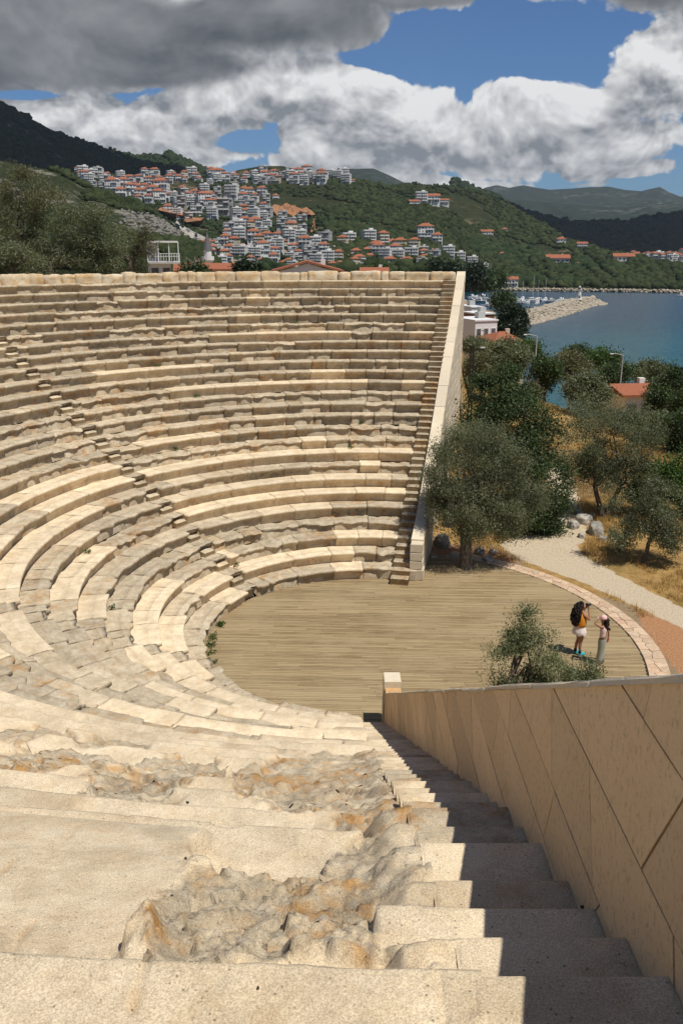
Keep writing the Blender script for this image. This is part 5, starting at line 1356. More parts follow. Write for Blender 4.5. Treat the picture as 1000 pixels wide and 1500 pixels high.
# ------------------------------------------------------------------ buildings just behind the rim
def gable_house(px, py_eave, wpx, d, label, wallm, rise_px, deep, roofm, hip=False, wall_h=4.0, rz=0.0):
    p = at_d(px, py_eave, d); k = d / F; w = wpx * k; root = empty('house', (p[0], p[1], p[2] - wall_h), -atan2(p[0], p[1]) + rz, label, 'house')
    m_ = MB(); m_.box((0, 0, wall_h / 2 - 3), (w, deep, wall_h + 6)); m_.build('wall', wallm, root)
    rf = MB(); o = .45; x, y = w / 2 + o, deep / 2 + o; hh = rise_px * k
    if hip == 'front':                         # gable end towards the viewer
        V = [(-x, -y, wall_h), (x, -y, wall_h), (x, y, wall_h), (-x, y, wall_h), (0, -y, wall_h + hh), (0, y, wall_h + hh)]
        t = .22; V2 = [(a, b_, c_ + t) for a, b_, c_ in V]
        rf.add(V + V2, [(0, 4, 5, 3), (1, 2, 5, 4), (6, 9, 11, 10), (7, 10, 11, 8), (0, 6, 10, 4), (4, 10, 7, 1), (3, 5, 11, 9), (5, 2, 8, 11), (0, 3, 9, 6), (1, 7, 8, 2)])
        gb = MB(); gb.add([(-w / 2, -deep / 2, wall_h - .01), (w / 2, -deep / 2, wall_h - .01), (0, -deep / 2, wall_h + hh * (w / 2) / x), (-w / 2, -deep / 2 + .25, wall_h - .01), (w / 2, -deep / 2 + .25, wall_h - .01), (0, -deep / 2 + .25, wall_h + hh * (w / 2) / x)], [(0, 1, 2), (5, 4, 3), (0, 2, 5, 3), (1, 4, 5, 2)]); gb.build('gable', wallm, root)
    else:
        rl = max(.4, w / 2 - deep / 2) if hip else x
        V = [(-x, -y, wall_h), (x, -y, wall_h), (x, y, wall_h), (-x, y, wall_h), (-x, -y, wall_h + .2), (x, -y, wall_h + .2), (x, y, wall_h + .2), (-x, y, wall_h + .2), (-rl, 0, wall_h + hh), (rl, 0, wall_h + hh)]
        rf.add(V, [(3, 2, 1, 0), (0, 1, 5, 4), (1, 2, 6, 5), (2, 3, 7, 6), (3, 0, 4, 7), (4, 5, 9, 8), (6, 7, 8, 9), (5, 6, 9), (7, 4, 8)])
        # rows of tiles
    ro = rf.build('roof', roofm, root)
    tl = MB()
    for i in range(3):
        wb = MB(); wx = -w / 2 + (i + .5) * w / 3; wb.box((wx, -deep / 2, wall_h - 1.3), (1.1, .12, 1.2)); f_ = wb.build('window', RAIL, root); g_ = MB(); g_.box((wx, -deep / 2 - .03, wall_h - 1.3), (.9, .12, 1.0)); g_.build('pane', GLASS, f_)
    c_ = MB(); c_.box((w * .25, deep * .1, wall_h + hh * .8), (.6, .6, 1.2)); c_.build('chimney', wallm, ro)
    return root
gable_house(280, 397, 38, 125, 'orange tiled roof house right of the white terrace house', CREAM, 11, 9, TILE)
gable_house(330, 395, 50, 118, 'wide orange tiled roof with cream eaves left of the minaret base', CREAM, 9, 8, TILE)
gable_house(450, 398, 90, 112, 'white house with a broad low gable and orange roof behind the top wall', WHITE, 13, 12, TILE, 'front')
gable_house(548, 399, 34, 150, 'small orange roofed house right of the broad gable', WHITE, 7, 8, TILE)
gable_house(734, 499, 40, 128, 'orange hipped roof house by the dark conifer', CREAM, 13, 8, TILE, True, 3.2, .3)
gable_house(750, 508, 20, 122, 'low orange roofed annex below the hipped roof house', CREAM, 5, 5, TILE, False, 2.4, .3)
gable_house(926, 573, 58, 88, 'low white house with a red tiled roof on the slope by the sea', WHITE, 11, 6, TILE, False, 2.4, .45)
# white terrace house
p = at_d(240, 390, 105); root = empty('house', (p[0], p[1], p[2] - 7), -atan2(p[0], p[1]), 'white house with railed terraces and a rooftop canopy beyond the top wall', 'house'); k = 105 / F
m_ = MB(); m_.box((-.5, 0, 3.0), (30 * k, 6, 9.2)); m_.box((-1.2, 1.5, 8.4), (16 * k, 3, 2.4)); m_.build('wall', WHITE, root)
rf = MB(); rf.box((0, 0, 9.75), (40 * k, 7, .18)); rf.build('canopy', RAIL, root)
sl_ = MB(); sl_.box((.1, -.3, 7.45), (42 * k, 7.4, .2)); tfl = sl_.build('terrace', FLOORM, root)
ra = MB()
for i in range(13): ra.box((-1.75 + i * .3, -3.8, 8.0), (.05, .05, .9))
for zz in (8.15, 8.45): ra.box((.05, -3.8, zz), (41 * k, .06, .06))
for x in (-1.7, -.5, .7, 1.75): ra.box((x, -3.3, 8.6), (.10, .10, 2.3))
ra.build('railing', RAIL, root)
for i, (x, z) in enumerate(((-1.0, 6.3), (.3, 6.3), (1.0, 5.0))): wb = MB(); wb.box((x, -3.0, z), (.8, .14, 1.1)); wb.build('window', GLASS, root)
# minaret
p = at_d(305, 384, 140); mn = empty('minaret', (p[0], p[1], p[2] - 8), 0, 'short white minaret with a grey pointed cap behind orange roofs', 'minaret')
m_ = MB(); m_.lathe((0, 0, 0), [(.75, 0), (.7, 8.0)], 12); m_.build('shaft', WHITE, mn); m_ = MB(); m_.lathe((0, 0, 0), [(.75, 8.0), (1.0, 8.3), (1.0, 8.9), (.95, 8.9), (.9, 8.35)], 12); m_.build('balcony', WHITE, mn)
m_ = MB(); m_.lathe((0, 0, 0), [(.62, 8.35), (.62, 9.9)], 12); m_.build('lantern', WHITE, mn); m_ = MB(); m_.lathe((0, 0, 0), [(.75, 9.9), (.4, 11.2), (.03, 12.6)], 12); m_.build('cap', plain('lead_cap', (.12, .12, .13), .6), mn)
# harbour houses
def box_house(px, py_top, wpx, hpx, d, label, wallm=WHITE, deep=7, rz=.5):
    k = d / F; p = at_d(px, py_top, d); w, h = wpx * k, hpx * k; root = empty('house', (p[0], p[1], p[2] - h), -atan2(p[0], p[1]) + rz, label, 'house')
    m_ = MB(); m_.box((0, 0, h / 2 - 2), (w, deep, h + 4)); m_.build('wall', wallm, root); m_ = MB(); m_.box((0, 0, h + .12), (w + .3, deep + .3, .22)); ro = m_.build('roof', RAIL, root)
    m_ = MB(); m_.box((w * .2, 0, h + .7), (1.2, 1.2, .9)); m_.build('water_tank', GREYW, ro)
    for i in range(max(2, int(wpx / 9))):
        n = max(2, int(wpx / 9)); x = -w / 2 + (i + .5) * w / n
        m_ = MB(); m_.box((x, -deep / 2, h - 1.6), (.85, .12, 1.15)); f_ = m_.build('window', RAIL, root); m_ = MB(); m_.box((x, -deep / 2 - .03, h - 1.6), (.68, .12, .98)); m_.build('pane', GLASS, f_)
    return root
box_house(696, 468, 34, 26, 135, 'plain white flat roofed house right of the far wall top'); box_house(686, 449, 18, 18, 170, 'white block behind the plain flat roofed house')
box_house(700, 459, 26, 9, 160, 'low building with a rusty brown awning above the white house', plain('rusty_awning', (.22, .10, .05), .9, .3, 1), 6)
m_ = MB()

# ------------------------------------------------------------------ breakwater, lighthouse, boats
def breakwater():
    r = np.random.default_rng(3); ax = [(690, 474), (735, 465), (775, 456), (810, 447), (840, 438.5), (868, 435)]
    P0 = [on_z(*q, -16.3) for q in ax]; P = []; V, W = [], []
    pts = []
    for i in range(len(P0) - 1):
        for t in np.linspace(0, 1, 14, endpoint=False): pts.append(P0[i] * (1 - t) + P0[i + 1] * t)
    pts = np.array(pts); pts[:, 2] = 0; tg = np.gradient(pts, axis=0); tg /= np.linalg.norm(tg, axis=1)[:, None]; nr = np.c_[tg[:, 1], -tg[:, 0], tg[:, 2] * 0]
    prof = [(-9, -21), (-6, -18.5), (-3.2, -16.6), (-2.5, -16.2), (2.2, -16.2), (3, -16.4), (8, -18.8), (12.5, -21)]
    s = np.linspace(0, 1, len(pts)); sc_ = np.where(s > .93, np.sqrt(np.clip(1 - ((s - .93) / .07) ** 2, .02, 1)), 1.0)
    S_ = np.stack([pts + nr * o * sc_[:, None] * (.8 + .35 * s[:, None]) + np.array([0, 0, 1]) * (z if z < -20 else z) for o, z in prof], 1)
    root = empty('breakwater', (0, 0, 0), 0, 'pale stone breakwater reaching into the bay with a lighthouse at its tip', 'breakwater')
    mesh_np('mound', S_.reshape(-1, 3), grid_faces(len(pts), len(prof)), bpy.data.materials['shore_limestone'], root)
    Q = []
    for _ in range(2600):
        i = r.integers(0, len(pts)); j = r.choice([0, 1, 4, 5, 6, 6, 6, 1]); j2 = min(j + 1, len(prof) - 1); t = r.random(); q = S_[i, j] * (1 - t) + S_[i, j2] * t
        if q[2] > -20.6: Q.append(q + r.normal(0, .4, 3) * np.array([1, 1, .3]))
    rk = clumps('armour_rock', Q, r.uniform(.5, 1.25, len(Q)), bpy.data.materials['shore_limestone'], 1, .8, .28, root); tag(rk, kind='stuff')
    m_ = MB()
    return pts, nr
bw_pts, bw_nr = breakwater()
p = on_z(847, 439.5, -16.3); lh = empty('lighthouse', (p[0], p[1], -16.2), 0, 'small white lighthouse at the tip of the breakwater', 'lighthouse')
m_ = MB(); m_.lathe((0, 0, 0), [(1.5, 0), (1.45, .8), (1.05, .85), (.8, 5.0)], 14); m_.build('tower', WHITE, lh); m_ = MB(); m_.lathe((0, 0, 0), [(1.15, 5.0), (1.15, 5.15)], 14); m_.build('gallery', RAIL, lh)
m_ = MB(); m_.lathe((0, 0, 0), [(.55, 5.15), (.55, 6.4)], 12); m_.build('lantern', GLASS, lh); m_ = MB(); m_.lathe((0, 0, 0), [(.72, 6.4), (.4, 6.9), (.04, 7.3)], 12); m_.build('cap', GREYW, lh)
m_ = MB(); m_.box((0, -1.03, 1.5), (.7, .3, 1.6)); m_.build('door', GLASS, lh)
HULL = plain('white_gelcoat', (.72, .72, .70), .35, .04); TEAK = plain('teak_deck', (.32, .20, .11), .7)
def boat(L, mast, label, p, rz, hullm=HULL, group='boats moored in the harbour'):
    root = empty('sailing_boat' if mast else 'motor_boat', p, rz, label, 'boat', group); w = L * .3; m_ = MB()
    st = [(-.5, .75, .0), (-.3, .95, 0), (0, 1, 0), (.25, .8, .04), (.42, .35, .10), (.5, .03, .14)]; V = []
    for t, b_, sh in st:
        for y, z in ((-b_, .10 + sh), (-b_ * .75, -.02), (0, -.09), (b_ * .75, -.02), (b_, .10 + sh)): V.append((t * L, y * w / 2, z * L))
    Fc = []
    for i in range(5):
        for j in range(4): Fc.append((i * 5 + j, i * 5 + j + 1, i * 5 + 6 + j, i * 5 + 5 + j))
        Fc.append((i * 5, i * 5 + 5, i * 5 + 9, i * 5 + 4))
    Fc.append((0, 1, 2, 3, 4)); m_.add(V, Fc); m_.build('hull', hullm, root)
    c_ = MB(); c_.box((-.02 * L, 0, .15 * L), (.40 * L, w * .6, .12 * L), 0, 0, None, .8); c_.build('cabin', HULL, root)
    g_ = MB(); g_.box((-.02 * L, 0, .155 * L), (.36 * L, w * .62, .04 * L)); g_.build('window', GLASS, root)
    if mast:
        k_ = MB(); k_.tube([(.06 * L, 0, .1 * L), (.06 * L, 0, 1.35 * L)], [.11, .08], 6); k_.build('mast', RAIL, root); k_ = MB(); k_.tube([(.06 * L, 0, .3 * L), (-.40 * L, 0, .3 * L)], [.16, .16], 6); k_.build('boom', plain('sail_cover', (.05, .09, .2), .8) if 'sail_cover' not in bpy.data.materials else bpy.data.materials['sail_cover'], root)
    else:
        k_ = MB(); k_.box((-.08 * L, 0, .25 * L), (.22 * L, w * .5, .10 * L), 0, 0, None, .8); k_.build('flybridge', HULL, root)
    return root
lh.scale = (1.25, 1.25, 1.15)
bl = [(778, 442, 430, 12, 1, 'two masted looking sailing boat near the breakwater, tall bare mast left'), (797, 442, 445, 11, 1, 'sailing boat with tall mast moored inside the breakwater, right'), (723, 448, 300, 11, 1, 'white sailing boat nearest the far wall in the harbour'), (740, 446, 330, 12, 1, 'sailing boat with single mast left of the conifer'),
      (700, 443, 285, 11, 0, 'large white motor yacht left in the harbour'), (714, 449, 270, 8, 0, 'small white motor boat in front of the yacht'), (692, 437, 310, 9, 0, 'motor boat farthest left along the harbour quay'), (766, 445, 400, 9, 0, 'low motor boat beneath the tall masts'), (786, 446, 420, 8, 0, 'small boat between the two tall masts'), (808, 443, 452, 9, 0, 'white boat tied along the breakwater'), (706, 436, 330, 9, 0, 'white cruiser behind the large yacht'), (728, 438, 350, 9, 1, 'sailing boat behind the others with slim mast'), (756, 443, 390, 10, 0, 'motor boat half hidden beside the conifer'), (681, 445, 260, 8, 0, 'boat stern beside the wall edge'), (745, 440, 400, 11, 1, 'sailing boat with slim mast just left of the conifer top'), (764, 440, 410, 10, 1, 'sailing boat half behind the conifer, mast right of its tip'), (712, 441, 300, 10, 1, 'sailing boat beside the large white yacht'), (821, 441, 470, 8, 0, 'small boat moored nearest the lighthouse'), (788, 441, 440, 10, 1, 'slim sailing boat between the two tall masts')]
for i, (px, py, d, L, ms, lab) in enumerate(bl):
    q = on_z(px, py, -20.0); k = d / math.hypot(q[0], q[1]); p = at_d(px, py, math.hypot(q[0], q[1])); boat(L, ms, lab, (p[0], p[1], -20.0 + .02 * L), [.3, 1.2, -.2, .9, 2.6, .1, .5][i % 7])
q = on_z(997, 434, -20.0); boat(7, 0, 'small white boat alone on the open bay at the right', (q[0], q[1], -19.9), .2, group=None)
# quay with parked things reads as a pale strip
# ------------------------------------------------------------------ poles
STEEL = plain('galvanised_steel', (.42, .43, .43), .5, .1); DARKP = plain('dark_pole_paint', (.030, .024, .020), .8)
def lamp_post(px, py_base, py_top, d, label, arm=-1):
    p = at_d(px, py_top, d); g0 = p[2] - (py_base - py_top) * d / F * 1.05; h = p[2] - g0; root = empty('street_lamp', (p[0], p[1], g0), 0, label, 'street lamp')
    m_ = MB(); m_.tube([(0, 0, -.5), (0, 0, h)], [.09, .05], 8); m_.build('pole', STEEL, root); m_ = MB(); m_.tube([(0, 0, h - .05), (arm * .6, 0, h + .12), (arm * 1.1, 0, h + .15)], .035, 6); m_.build('arm', STEEL, root)
    m_ = MB(); m_.box((arm * 1.2, 0, h + .13), (.35, .16, .09), 0, 0, None, .8); m_.build('lamp_head', RAIL, root)
lamp_post(786, 535, 492, 88, 'grey street lamp on the slope above the bay, left one'); lamp_post(912, 565, 520, 92, 'grey street lamp above the low white house, right one')
p = at_d(692, 506, 50); g0 = float(ground_z(p[0], p[1])); root = empty('utility_pole', (p[0], p[1], g0), 0, 'dark lattice utility pole rising behind the far wall and trees', 'utility pole'); h = p[2] - g0
m_ = MB(); 
for x in (-.10, .10): m_.tube([(x, 0, -.3), (x * .8, 0, h)], .05, 6)
for i in range(int(h / .45)): m_.box((0, 0, .3 + i * .45), (.24, .05, .05))
m_.build('pole', DARKP, root); m_ = MB(); m_.box((.25, 0, h - .25), (.9, .07, .09)); m_.build('crossarm', DARKP, root); m_ = MB(); m_.box((.6, 0, h - .12), (.26, .10, .06), 0, 0); m_.build('lamp_head', RAIL, root)
for i, px in enumerate((228, 242)):
    p = HILLS['mountain']['at'](px, 227); m_ = MB(); m_.tube([(0, 0, -2), (0, 0, 22 - i * 6)], [.6, .25], 5); o = m_.build('antenna_mast', STEEL); o.location = tuple(p); tag(o, ['tall thin antenna mast on the left mountain crest', 'shorter antenna mast on the left mountain crest'][i], 'antenna')

for ty, o in TYPES.items():
    if ty not in used:
        for c_ in [k for q in kids(o) for k in kids(q)] + kids(o) + [o]: bpy.data.objects.remove(c_)

# clouds high above, out of the picture, whose shadows lie on the hills
CLOUDM = plain('cloud_white', (.8, .8, .8), 1, .03, .01)
def cloud(tx, ty, tz, alt, rx, ry, n, seed):
    r = np.random.default_rng(seed); k = (alt - tz) / SUN.z; c = np.array([tx + SUN.x * k, ty + SUN.y * k, alt]); q = r.uniform(0, 2 * pi, n); rad = np.sqrt(r.uniform(0, 1, n))
    P = np.stack([c[0] + rx * rad * np.cos(q), c[1] + ry * rad * np.sin(q), c[2] + r.uniform(-40, 90, n) * (1 - rad)], -1)
    P = P[fbm(P * .004 + seed, 3) > .34]
    tag(clumps('cloud', P, r.uniform(70, 150, len(P)) * (1.15 - .5 * rad[:len(P)]), CLOUDM, 2, .6, .12, smooth=True), kind='stuff')
q = at_d(875, 345, 2350); cloud(q[0], q[1], 40, 1250, 560, 420, 260, 1)
q = at_d(40, 215, 1750); cloud(q[0], q[1], 200, 1250, 400, 230, 130, 2)
# ------------------------------------------------------------------ the two visitors
SKIN = plain('tanned_skin', (.33, .165, .095), .55, .06, 8); HAIR = plain('dark_hair', (.014, .009, .007), .6, .4, 20); CAMB = plain('black_camera', (.015, .015, .016), .4)
def cloth(n, c, v=.12): return plain(n, c, .9, v, 9)
def skin_body(name, J, E_, mat, parent, sub=2):
    names = list(J); me = bpy.data.meshes.new(name); me.from_pydata([J[n][0] for n in names], [(names.index(a), names.index(b)) for a, b in E_], [])
    o = bpy.data.objects.new(name, me); col.objects.link(o); sm = o.modifiers.new('skin', 'SKIN')
    for i, n in enumerate(names): 
        v = me.skin_vertices[0].data[i] if len(me.skin_vertices) else None
        r = J[n][1]
        v.radius = (r, r) if not hasattr(r, '__len__') else r
        v.use_root = (i == 0)
    ss = o.modifiers.new('sub', 'SUBSURF'); ss.levels = sub; ss.render_levels = sub
    bpy.context.view_layer.update(); dg = bpy.context.evaluated_depsgraph_get(); m2 = bpy.data.meshes.new_from_object(o.evaluated_get(dg)); m2.name = name
    bpy.data.objects.remove(o); m2.materials.clear(); m2.polygons.foreach_set('use_smooth', [True] * len(m2.polygons)); return link(name, m2, mat, parent)
def sk_mesh(J, E_):
    me = bpy.data.meshes.new('sk'); me.from_pydata([], [], []); return me
def hand(J, E_, wr, d, up, pre, side, curl=.5, s=1.0):
    """palm and five fingers from the wrist joint; d pointing along the hand, up the back of the hand"""
    d = Vector(d).normalized(); up = Vector(up).normalized(); x = d.cross(up).normalized() * side; w = Vector(J[wr][0])
    J[pre + 'palm'] = (tuple(w + d * .055 * s), .030 * s); E_.append((wr, pre + 'palm'))
    for i, (o, L) in enumerate(((-.030, .058), (-.010, .070), (.010, .066), (.028, .052))):
        a = w + d * .085 * s + x * o * s; b_ = a + (d * (1 - curl * .4) - up * curl * .5) * L * .55 * s; c_ = b_ + (d * (1 - curl) - up * curl) * L * .5 * s
        for n, p, r in (('k', a, .011), ('m', b_, .0095), ('t', c_, .008)): J[f'{pre}{i}{n}'] = (tuple(p), r * s)
        E_ += [(pre + 'palm', f'{pre}{i}k'), (f'{pre}{i}k', f'{pre}{i}m'), (f'{pre}{i}m', f'{pre}{i}t')]
    a = w + d * .035 * s - x * .035 * s; b_ = a + (d * .6 - x * .5 - up * .3) * .04 * s; c_ = b_ + (d * .8 - up * .4) * .03 * s
    for n, p, r in (('k', a, .013), ('m', b_, .011), ('t', c_, .009)): J[f'{pre}th{n}'] = (tuple(p), r * s)
    E_ += [(pre + 'palm', f'{pre}thk'), (f'{pre}thk', f'{pre}thm'), (f'{pre}thm', f'{pre}tht')]
def face_features(parent, hc, s=1.0):
    e = MB()
    for sx in (-1, 1): e.box((hc[0] + .092 * s, hc[1] + sx * .033 * s, hc[2] + .005), (.012, .024 * s, .012 * s))
    e.build('eyes', CAMB, parent); n_ = MB(); n_.lathe((hc[0] + .098 * s, hc[1], hc[2] - .035 * s), [(.016 * s, 0), (.013 * s, .02 * s), (.006 * s, .045 * s)], 8); n_.build('nose', SKIN, parent, True)
    m_ = MB(); m_.box((hc[0] + .088 * s, hc[1], hc[2] - .062 * s), (.012, .042 * s, .011 * s)); m_.build('mouth', plain('lips', (.30, .10, .08), .5) if 'lips' not in bpy.data.materials else bpy.data.materials['lips'], parent)

# figures are built facing +x in their own space
def woman():
    p = on_z(845, 958, 0.0); yaw = radians(18)
    root = empty('person', (p[0], p[1], 0.005), yaw, 'woman with very long dark curly hair, orange top and white shorts, aiming a camera', 'person')
    J = {'pelvis': ((0, 0, .92), (.125, .15)), 'waist': ((-.02, 0, 1.08), (.10, .13)), 'chest': ((-.01, 0, 1.25), (.11, .155)), 'neckb': ((.0, 0, 1.42), (.075, .085)), 'neck': ((.025, 0, 1.48), .05), 'chin': ((.06, 0, 1.545), .068), 'head': ((.045, 0, 1.62), (.098, .082)), 'crown': ((.035, 0, 1.68), (.082, .072))}
    E_ = [('pelvis', 'waist'), ('waist', 'chest'), ('chest', 'neckb'), ('neckb', 'neck'), ('neck', 'chin'), ('chin', 'head'), ('head', 'crown')]
    for s, n in ((1, 'l'), (-1, 'r')):
        J.update({n + 'hip': ((0, .085 * s, .84), .10), n + 'thigh': ((.03, .09 * s, .66), .082), n + 'knee': ((.045 if s > 0 else .02, .085 * s, .47), .056), n + 'calf': ((-.01 if s > 0 else .0, .085 * s, .33), .054), n + 'ankle': ((-.03 if s > 0 else .02, .085 * s, .10), .036), n + 'foot': ((.06 if s > 0 else .11, .095 * s, .045), .036), n + 'toe': ((.14 if s > 0 else .19, .10 * s, .032), .028),
                  n + 'sh': ((.01, .175 * s, 1.385), .058), n + 'elb': ((.16, .24 * s, 1.24), .040), n + 'wri': ((.20, .085 * s, 1.50), .027)})
        E_ += [('pelvis', n + 'hip'), (n + 'hip', n + 'thigh'), (n + 'thigh', n + 'knee'), (n + 'knee', n + 'calf'), (n + 'calf', n + 'ankle'), (n + 'ankle', n + 'foot'), (n + 'foot', n + 'toe'), ('neckb', n + 'sh'), (n + 'sh', n + 'elb'), (n + 'elb', n + 'wri')]
        hand(J, E_, n + 'wri', (.05, -.25 * s, .75), (.8, .4 * s, .1), n + 'h', s, .7)
    body = skin_body('body', J, E_, SKIN, root)
    face_features(root, (.045, 0, 1.62), .92)
    cm = MB(); cm.box((.205, 0, 1.64), (.07, .135, .09), 0, 0, None, 1, 0, .01); cm.lathe((0, 0, 0), [(.001, 0)], 3)
    cm = MB(); cm.box((.195, 0, 1.635), (.06, .13, .085), 0, 0, None, 1, 0, .01); cm.tube([(.22, 0, 1.635), (.31, 0, 1.64)], [.036, .038], 12)
    co = cm.build('camera', CAMB); co.location = root.location; co.rotation_euler = root.rotation_euler; tag(co, 'black camera held up to the face by the long haired woman', 'camera')
    # clothes
    t_ = MB(); t_.lathe((-.005, 0, 0), [(.17, .99), (.18, 1.06), (.18, 1.18), (.175, 1.27), (.15, 1.37), (.10, 1.42), (.085, 1.41)], 20, 0, 1.0, 1.12); t_.build('top', cloth('orange_cotton', (.62, .235, .022)), root, True)
    # skirt-like loose shorts with a ragged hem
    sh = MB(); n = 30; V, Fc = [], []
    for j, (rr_, z) in enumerate(((.135, 1.03), (.165, .93), (.195, .83), (.215, .72), (.205, .705))):
        for i in range(n): q = 2 * pi * i / n; k = rr_ * (1 + .07 * sin(q * 7 + j) * (j > 1)); V.append((k * cos(q) * .98, k * sin(q) * 1.10, z + .018 * sin(q * 6) * (j > 2)))
    for j in range(4):
        for i in range(n): Fc.append((j * n + i, j * n + (i + 1) % n, (j + 1) * n + (i + 1) % n, (j + 1) * n + i))
    sh.add(V, Fc); sh.build('shorts', cloth('white_linen', (.70, .62, .57), .16), root, True)
    for s, dx in ((1, 0), (-1, .05)):
        f_ = MB(); f_.lathe((.04 + dx, .095 * s, 0), [(.06, 0), (.062, .02), (.055, .06), (.03, .085)], 14, 0, 1.95, .85); f_.build('shoe', cloth('turquoise_mesh', (.03, .36, .42)), root, True)
        f_ = MB(); f_.lathe(((-.03 if s > 0 else .02) + .0, .085 * s, 0), [(.05, .07), (.046, .12), (.044, .17)], 12); f_.build('sock', cloth('dark_sock', (.02, .022, .03)), root, True)
    # hair: one big curly mass down the back
    V0, F0 = ICO[3]; P = []
    r = np.random.default_rng(6); Q = []
    for i in range(620):
        z = r.uniform(0, 1); zz = 1.73 - z * .70; wdt = np.interp(z, [0, .12, .45, .8, 1], [.07, .12, .175, .16, .06]); q = r.uniform(0, 2 * pi); k = r.uniform(.3, 1) ** .5
        x = -.07 - np.interp(z, [0, .2, .6, 1], [-.05, .06, .12, .12]) + cos(q) * wdt * .72 * k
        if z < .28 and x > .06: continue
        Q.append((x, sin(q) * wdt * 1.12 * k, zz))
    hr = clumps('hair', Q, r.uniform(.018, .036, len(Q)), HAIR, 1, 1.5, .3, root)
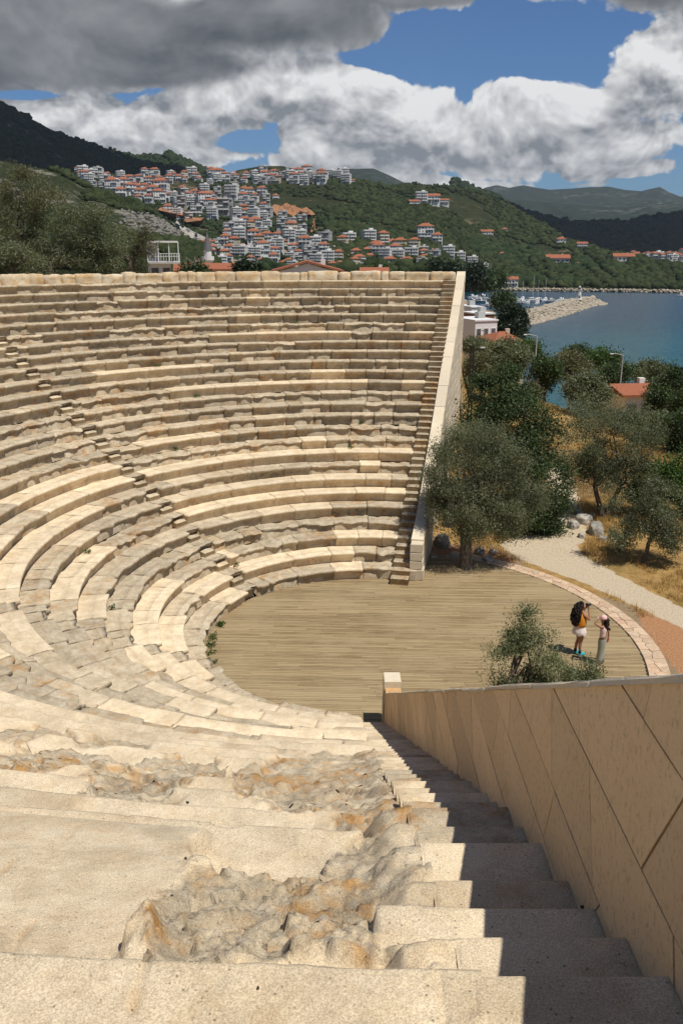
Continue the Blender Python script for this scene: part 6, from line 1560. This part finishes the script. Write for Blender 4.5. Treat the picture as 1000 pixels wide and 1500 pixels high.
def girl():
    p = on_z(878, 973, 0.0); yaw = radians(150); K = .92
    root = empty('person', (p[0], p[1], 0.005), yaw, 'girl in pink cap, pale tank top and sage trousers, one arm raised', 'person')
    root.scale = (K, K, K)
    J = {'pelvis': ((0, 0, .90), (.11, .135)), 'waist': ((-.01, 0, 1.06), (.085, .11)), 'chest': ((0, 0, 1.24), (.095, .135)), 'neckb': ((.0, 0, 1.41), (.065, .075)), 'neck': ((.02, 0, 1.47), .044), 'chin': ((.055, 0, 1.535), .064), 'head': ((.04, 0, 1.61), (.094, .080)), 'crown': ((.03, 0, 1.67), (.08, .07))}
    E_ = [('pelvis', 'waist'), ('waist', 'chest'), ('chest', 'neckb'), ('neckb', 'neck'), ('neck', 'chin'), ('chin', 'head'), ('head', 'crown')]
    for s, n in ((1, 'l'), (-1, 'r')):
        J.update({n + 'hip': ((0, .075 * s, .82), .09), n + 'knee': ((.02, .08 * s, .46), .055), n + 'calf': ((.0, .08 * s, .32), .05), n + 'ankle': ((-.01 + .05 * (s > 0), .085 * s, .09), .034), n + 'toe': ((.13 + .05 * (s > 0), .09 * s, .032), .03), n + 'sh': ((0, .155 * s, 1.375), .050)})
        E_ += [('pelvis', n + 'hip'), (n + 'hip', n + 'knee'), (n + 'knee', n + 'calf'), (n + 'calf', n + 'ankle'), (n + 'ankle', n + 'toe'), ('neckb', n + 'sh')]
    J['lelb'] = ((.26, .22, 1.50), .036); J['lwri'] = ((.15, .07, 1.68), .026); J['relb'] = ((-.12, -.22, 1.13), .036); J['rwri'] = ((-.13, -.25, .90), .025)
    E_ += [('rsh', 'relb'), ('relb', 'rwri'), ('lsh', 'lelb'), ('lelb', 'lwri')]
    hand(J, E_, 'lwri', (-.4, -.6, .35), (.3, .2, .9), 'lh', 1, .4, .9); hand(J, E_, 'rwri', (.1, .0, -1), (0, -1, .1), 'rh', -1, .5, .9)
    skin_body('body', J, E_, SKIN, root); face_features(root, (.04, 0, 1.61), .9)
    t_ = MB(); t_.lathe((0, 0, 0), [(.118, 1.0), (.112, 1.07), (.118, 1.18), (.128, 1.27), (.112, 1.37), (.06, 1.41)], 20, 0, .92, 1.15); t_.build('tank_top', cloth('pale_pink_cotton', (.66, .50, .46)), root, True)
    for s in (1, -1):
        l_ = MB(); n = 18; V, Fc = [], []
        for j, (rr_, z, x) in enumerate(((.10, .96, 0), (.112, .84, 0), (.10, .66, .01), (.092, .46, .015), (.098, .25, .0), (.105, .075, .0), (.09, .07, 0))):
            for i in range(n): q = 2 * pi * i / n; k = rr_ * (1 + .06 * sin(q * 4 + j * 1.7)); V.append((x + .03 * (s > 0) * (z < .3) + k * cos(q) * 1.04, s * .076 + k * sin(q) * .95, z))
        for j in range(6):
            for i in range(n): Fc.append((j * n + i, j * n + (i + 1) % n, (j + 1) * n + (i + 1) % n, (j + 1) * n + i))
        l_.add(V, Fc); l_.build('trouser_leg', cloth('sage_cotton', (.30, .31, .25)) if s > 0 else bpy.data.materials['sage_cotton'], root, True)
        f_ = MB(); f_.lathe((.05 + .05 * (s > 0), .088 * s, 0), [(.055, 0), (.058, .02), (.05, .055), (.025, .08)], 14, 0, 1.95, .85); f_.build('shoe', cloth('white_canvas', (.72, .71, .69), .05) if s > 0 else bpy.data.materials['white_canvas'], root, True)
    c_ = MB(); c_.lathe((.03, 0, 0), [(.104, 1.625), (.106, 1.665), (.092, 1.72), (.055, 1.752), (.01, 1.76)], 18, 0, 1.02, .92); c_.box((.165, 0, 1.635), (.13, .15, .014), 0, 0, None, 1, 0, .005); c_.build('cap', cloth('pink_cap', (.74, .47, .47)), root, True)
    r = np.random.default_rng(8); Q = [(-.06 - .05 * t + r.normal(0, .022), r.normal(0, .035), 1.64 - t * .34) for t in r.uniform(0, 1, 90)]
    clumps('hair', Q, r.uniform(.03, .05, len(Q)), HAIR, 1, 1.1, .3, root)
    b = MB(); b.box((-.12, -.25, .79), (.035, .09, .13), 0, 0, None, 1, 0, .01); o = b.build('phone', cloth('red_phone_case', (.55, .10, .05))); o.parent = None; o.matrix_world = Matrix.LocRotScale(root.location, root.rotation_euler, root.scale); tag(o, 'red phone held in the lowered hand of the girl', 'phone')
woman(); girl()
# ------------------------------------------------------------------ the air over the bay
hz = MB(); hz.box((300, 3400, 330), (5600, 7600, 706)); hzm = bpy.data.materials.new('sea_air'); hzm.use_nodes = True; nt = hzm.node_tree; nt.nodes.clear()
ho = nt.nodes.new('ShaderNodeOutputMaterial'); hv = nt.nodes.new('ShaderNodeVolumePrincipled'); nt.links.new(hv.outputs[0], ho.inputs['Volume'])
hv.inputs['Density'].default_value = 4.5e-5; hv.inputs['Color'].default_value = (.80, .90, 1.0, 1); hv.inputs['Anisotropy'].default_value = .3
tag(hz.build('haze', hzm), kind='stuff')
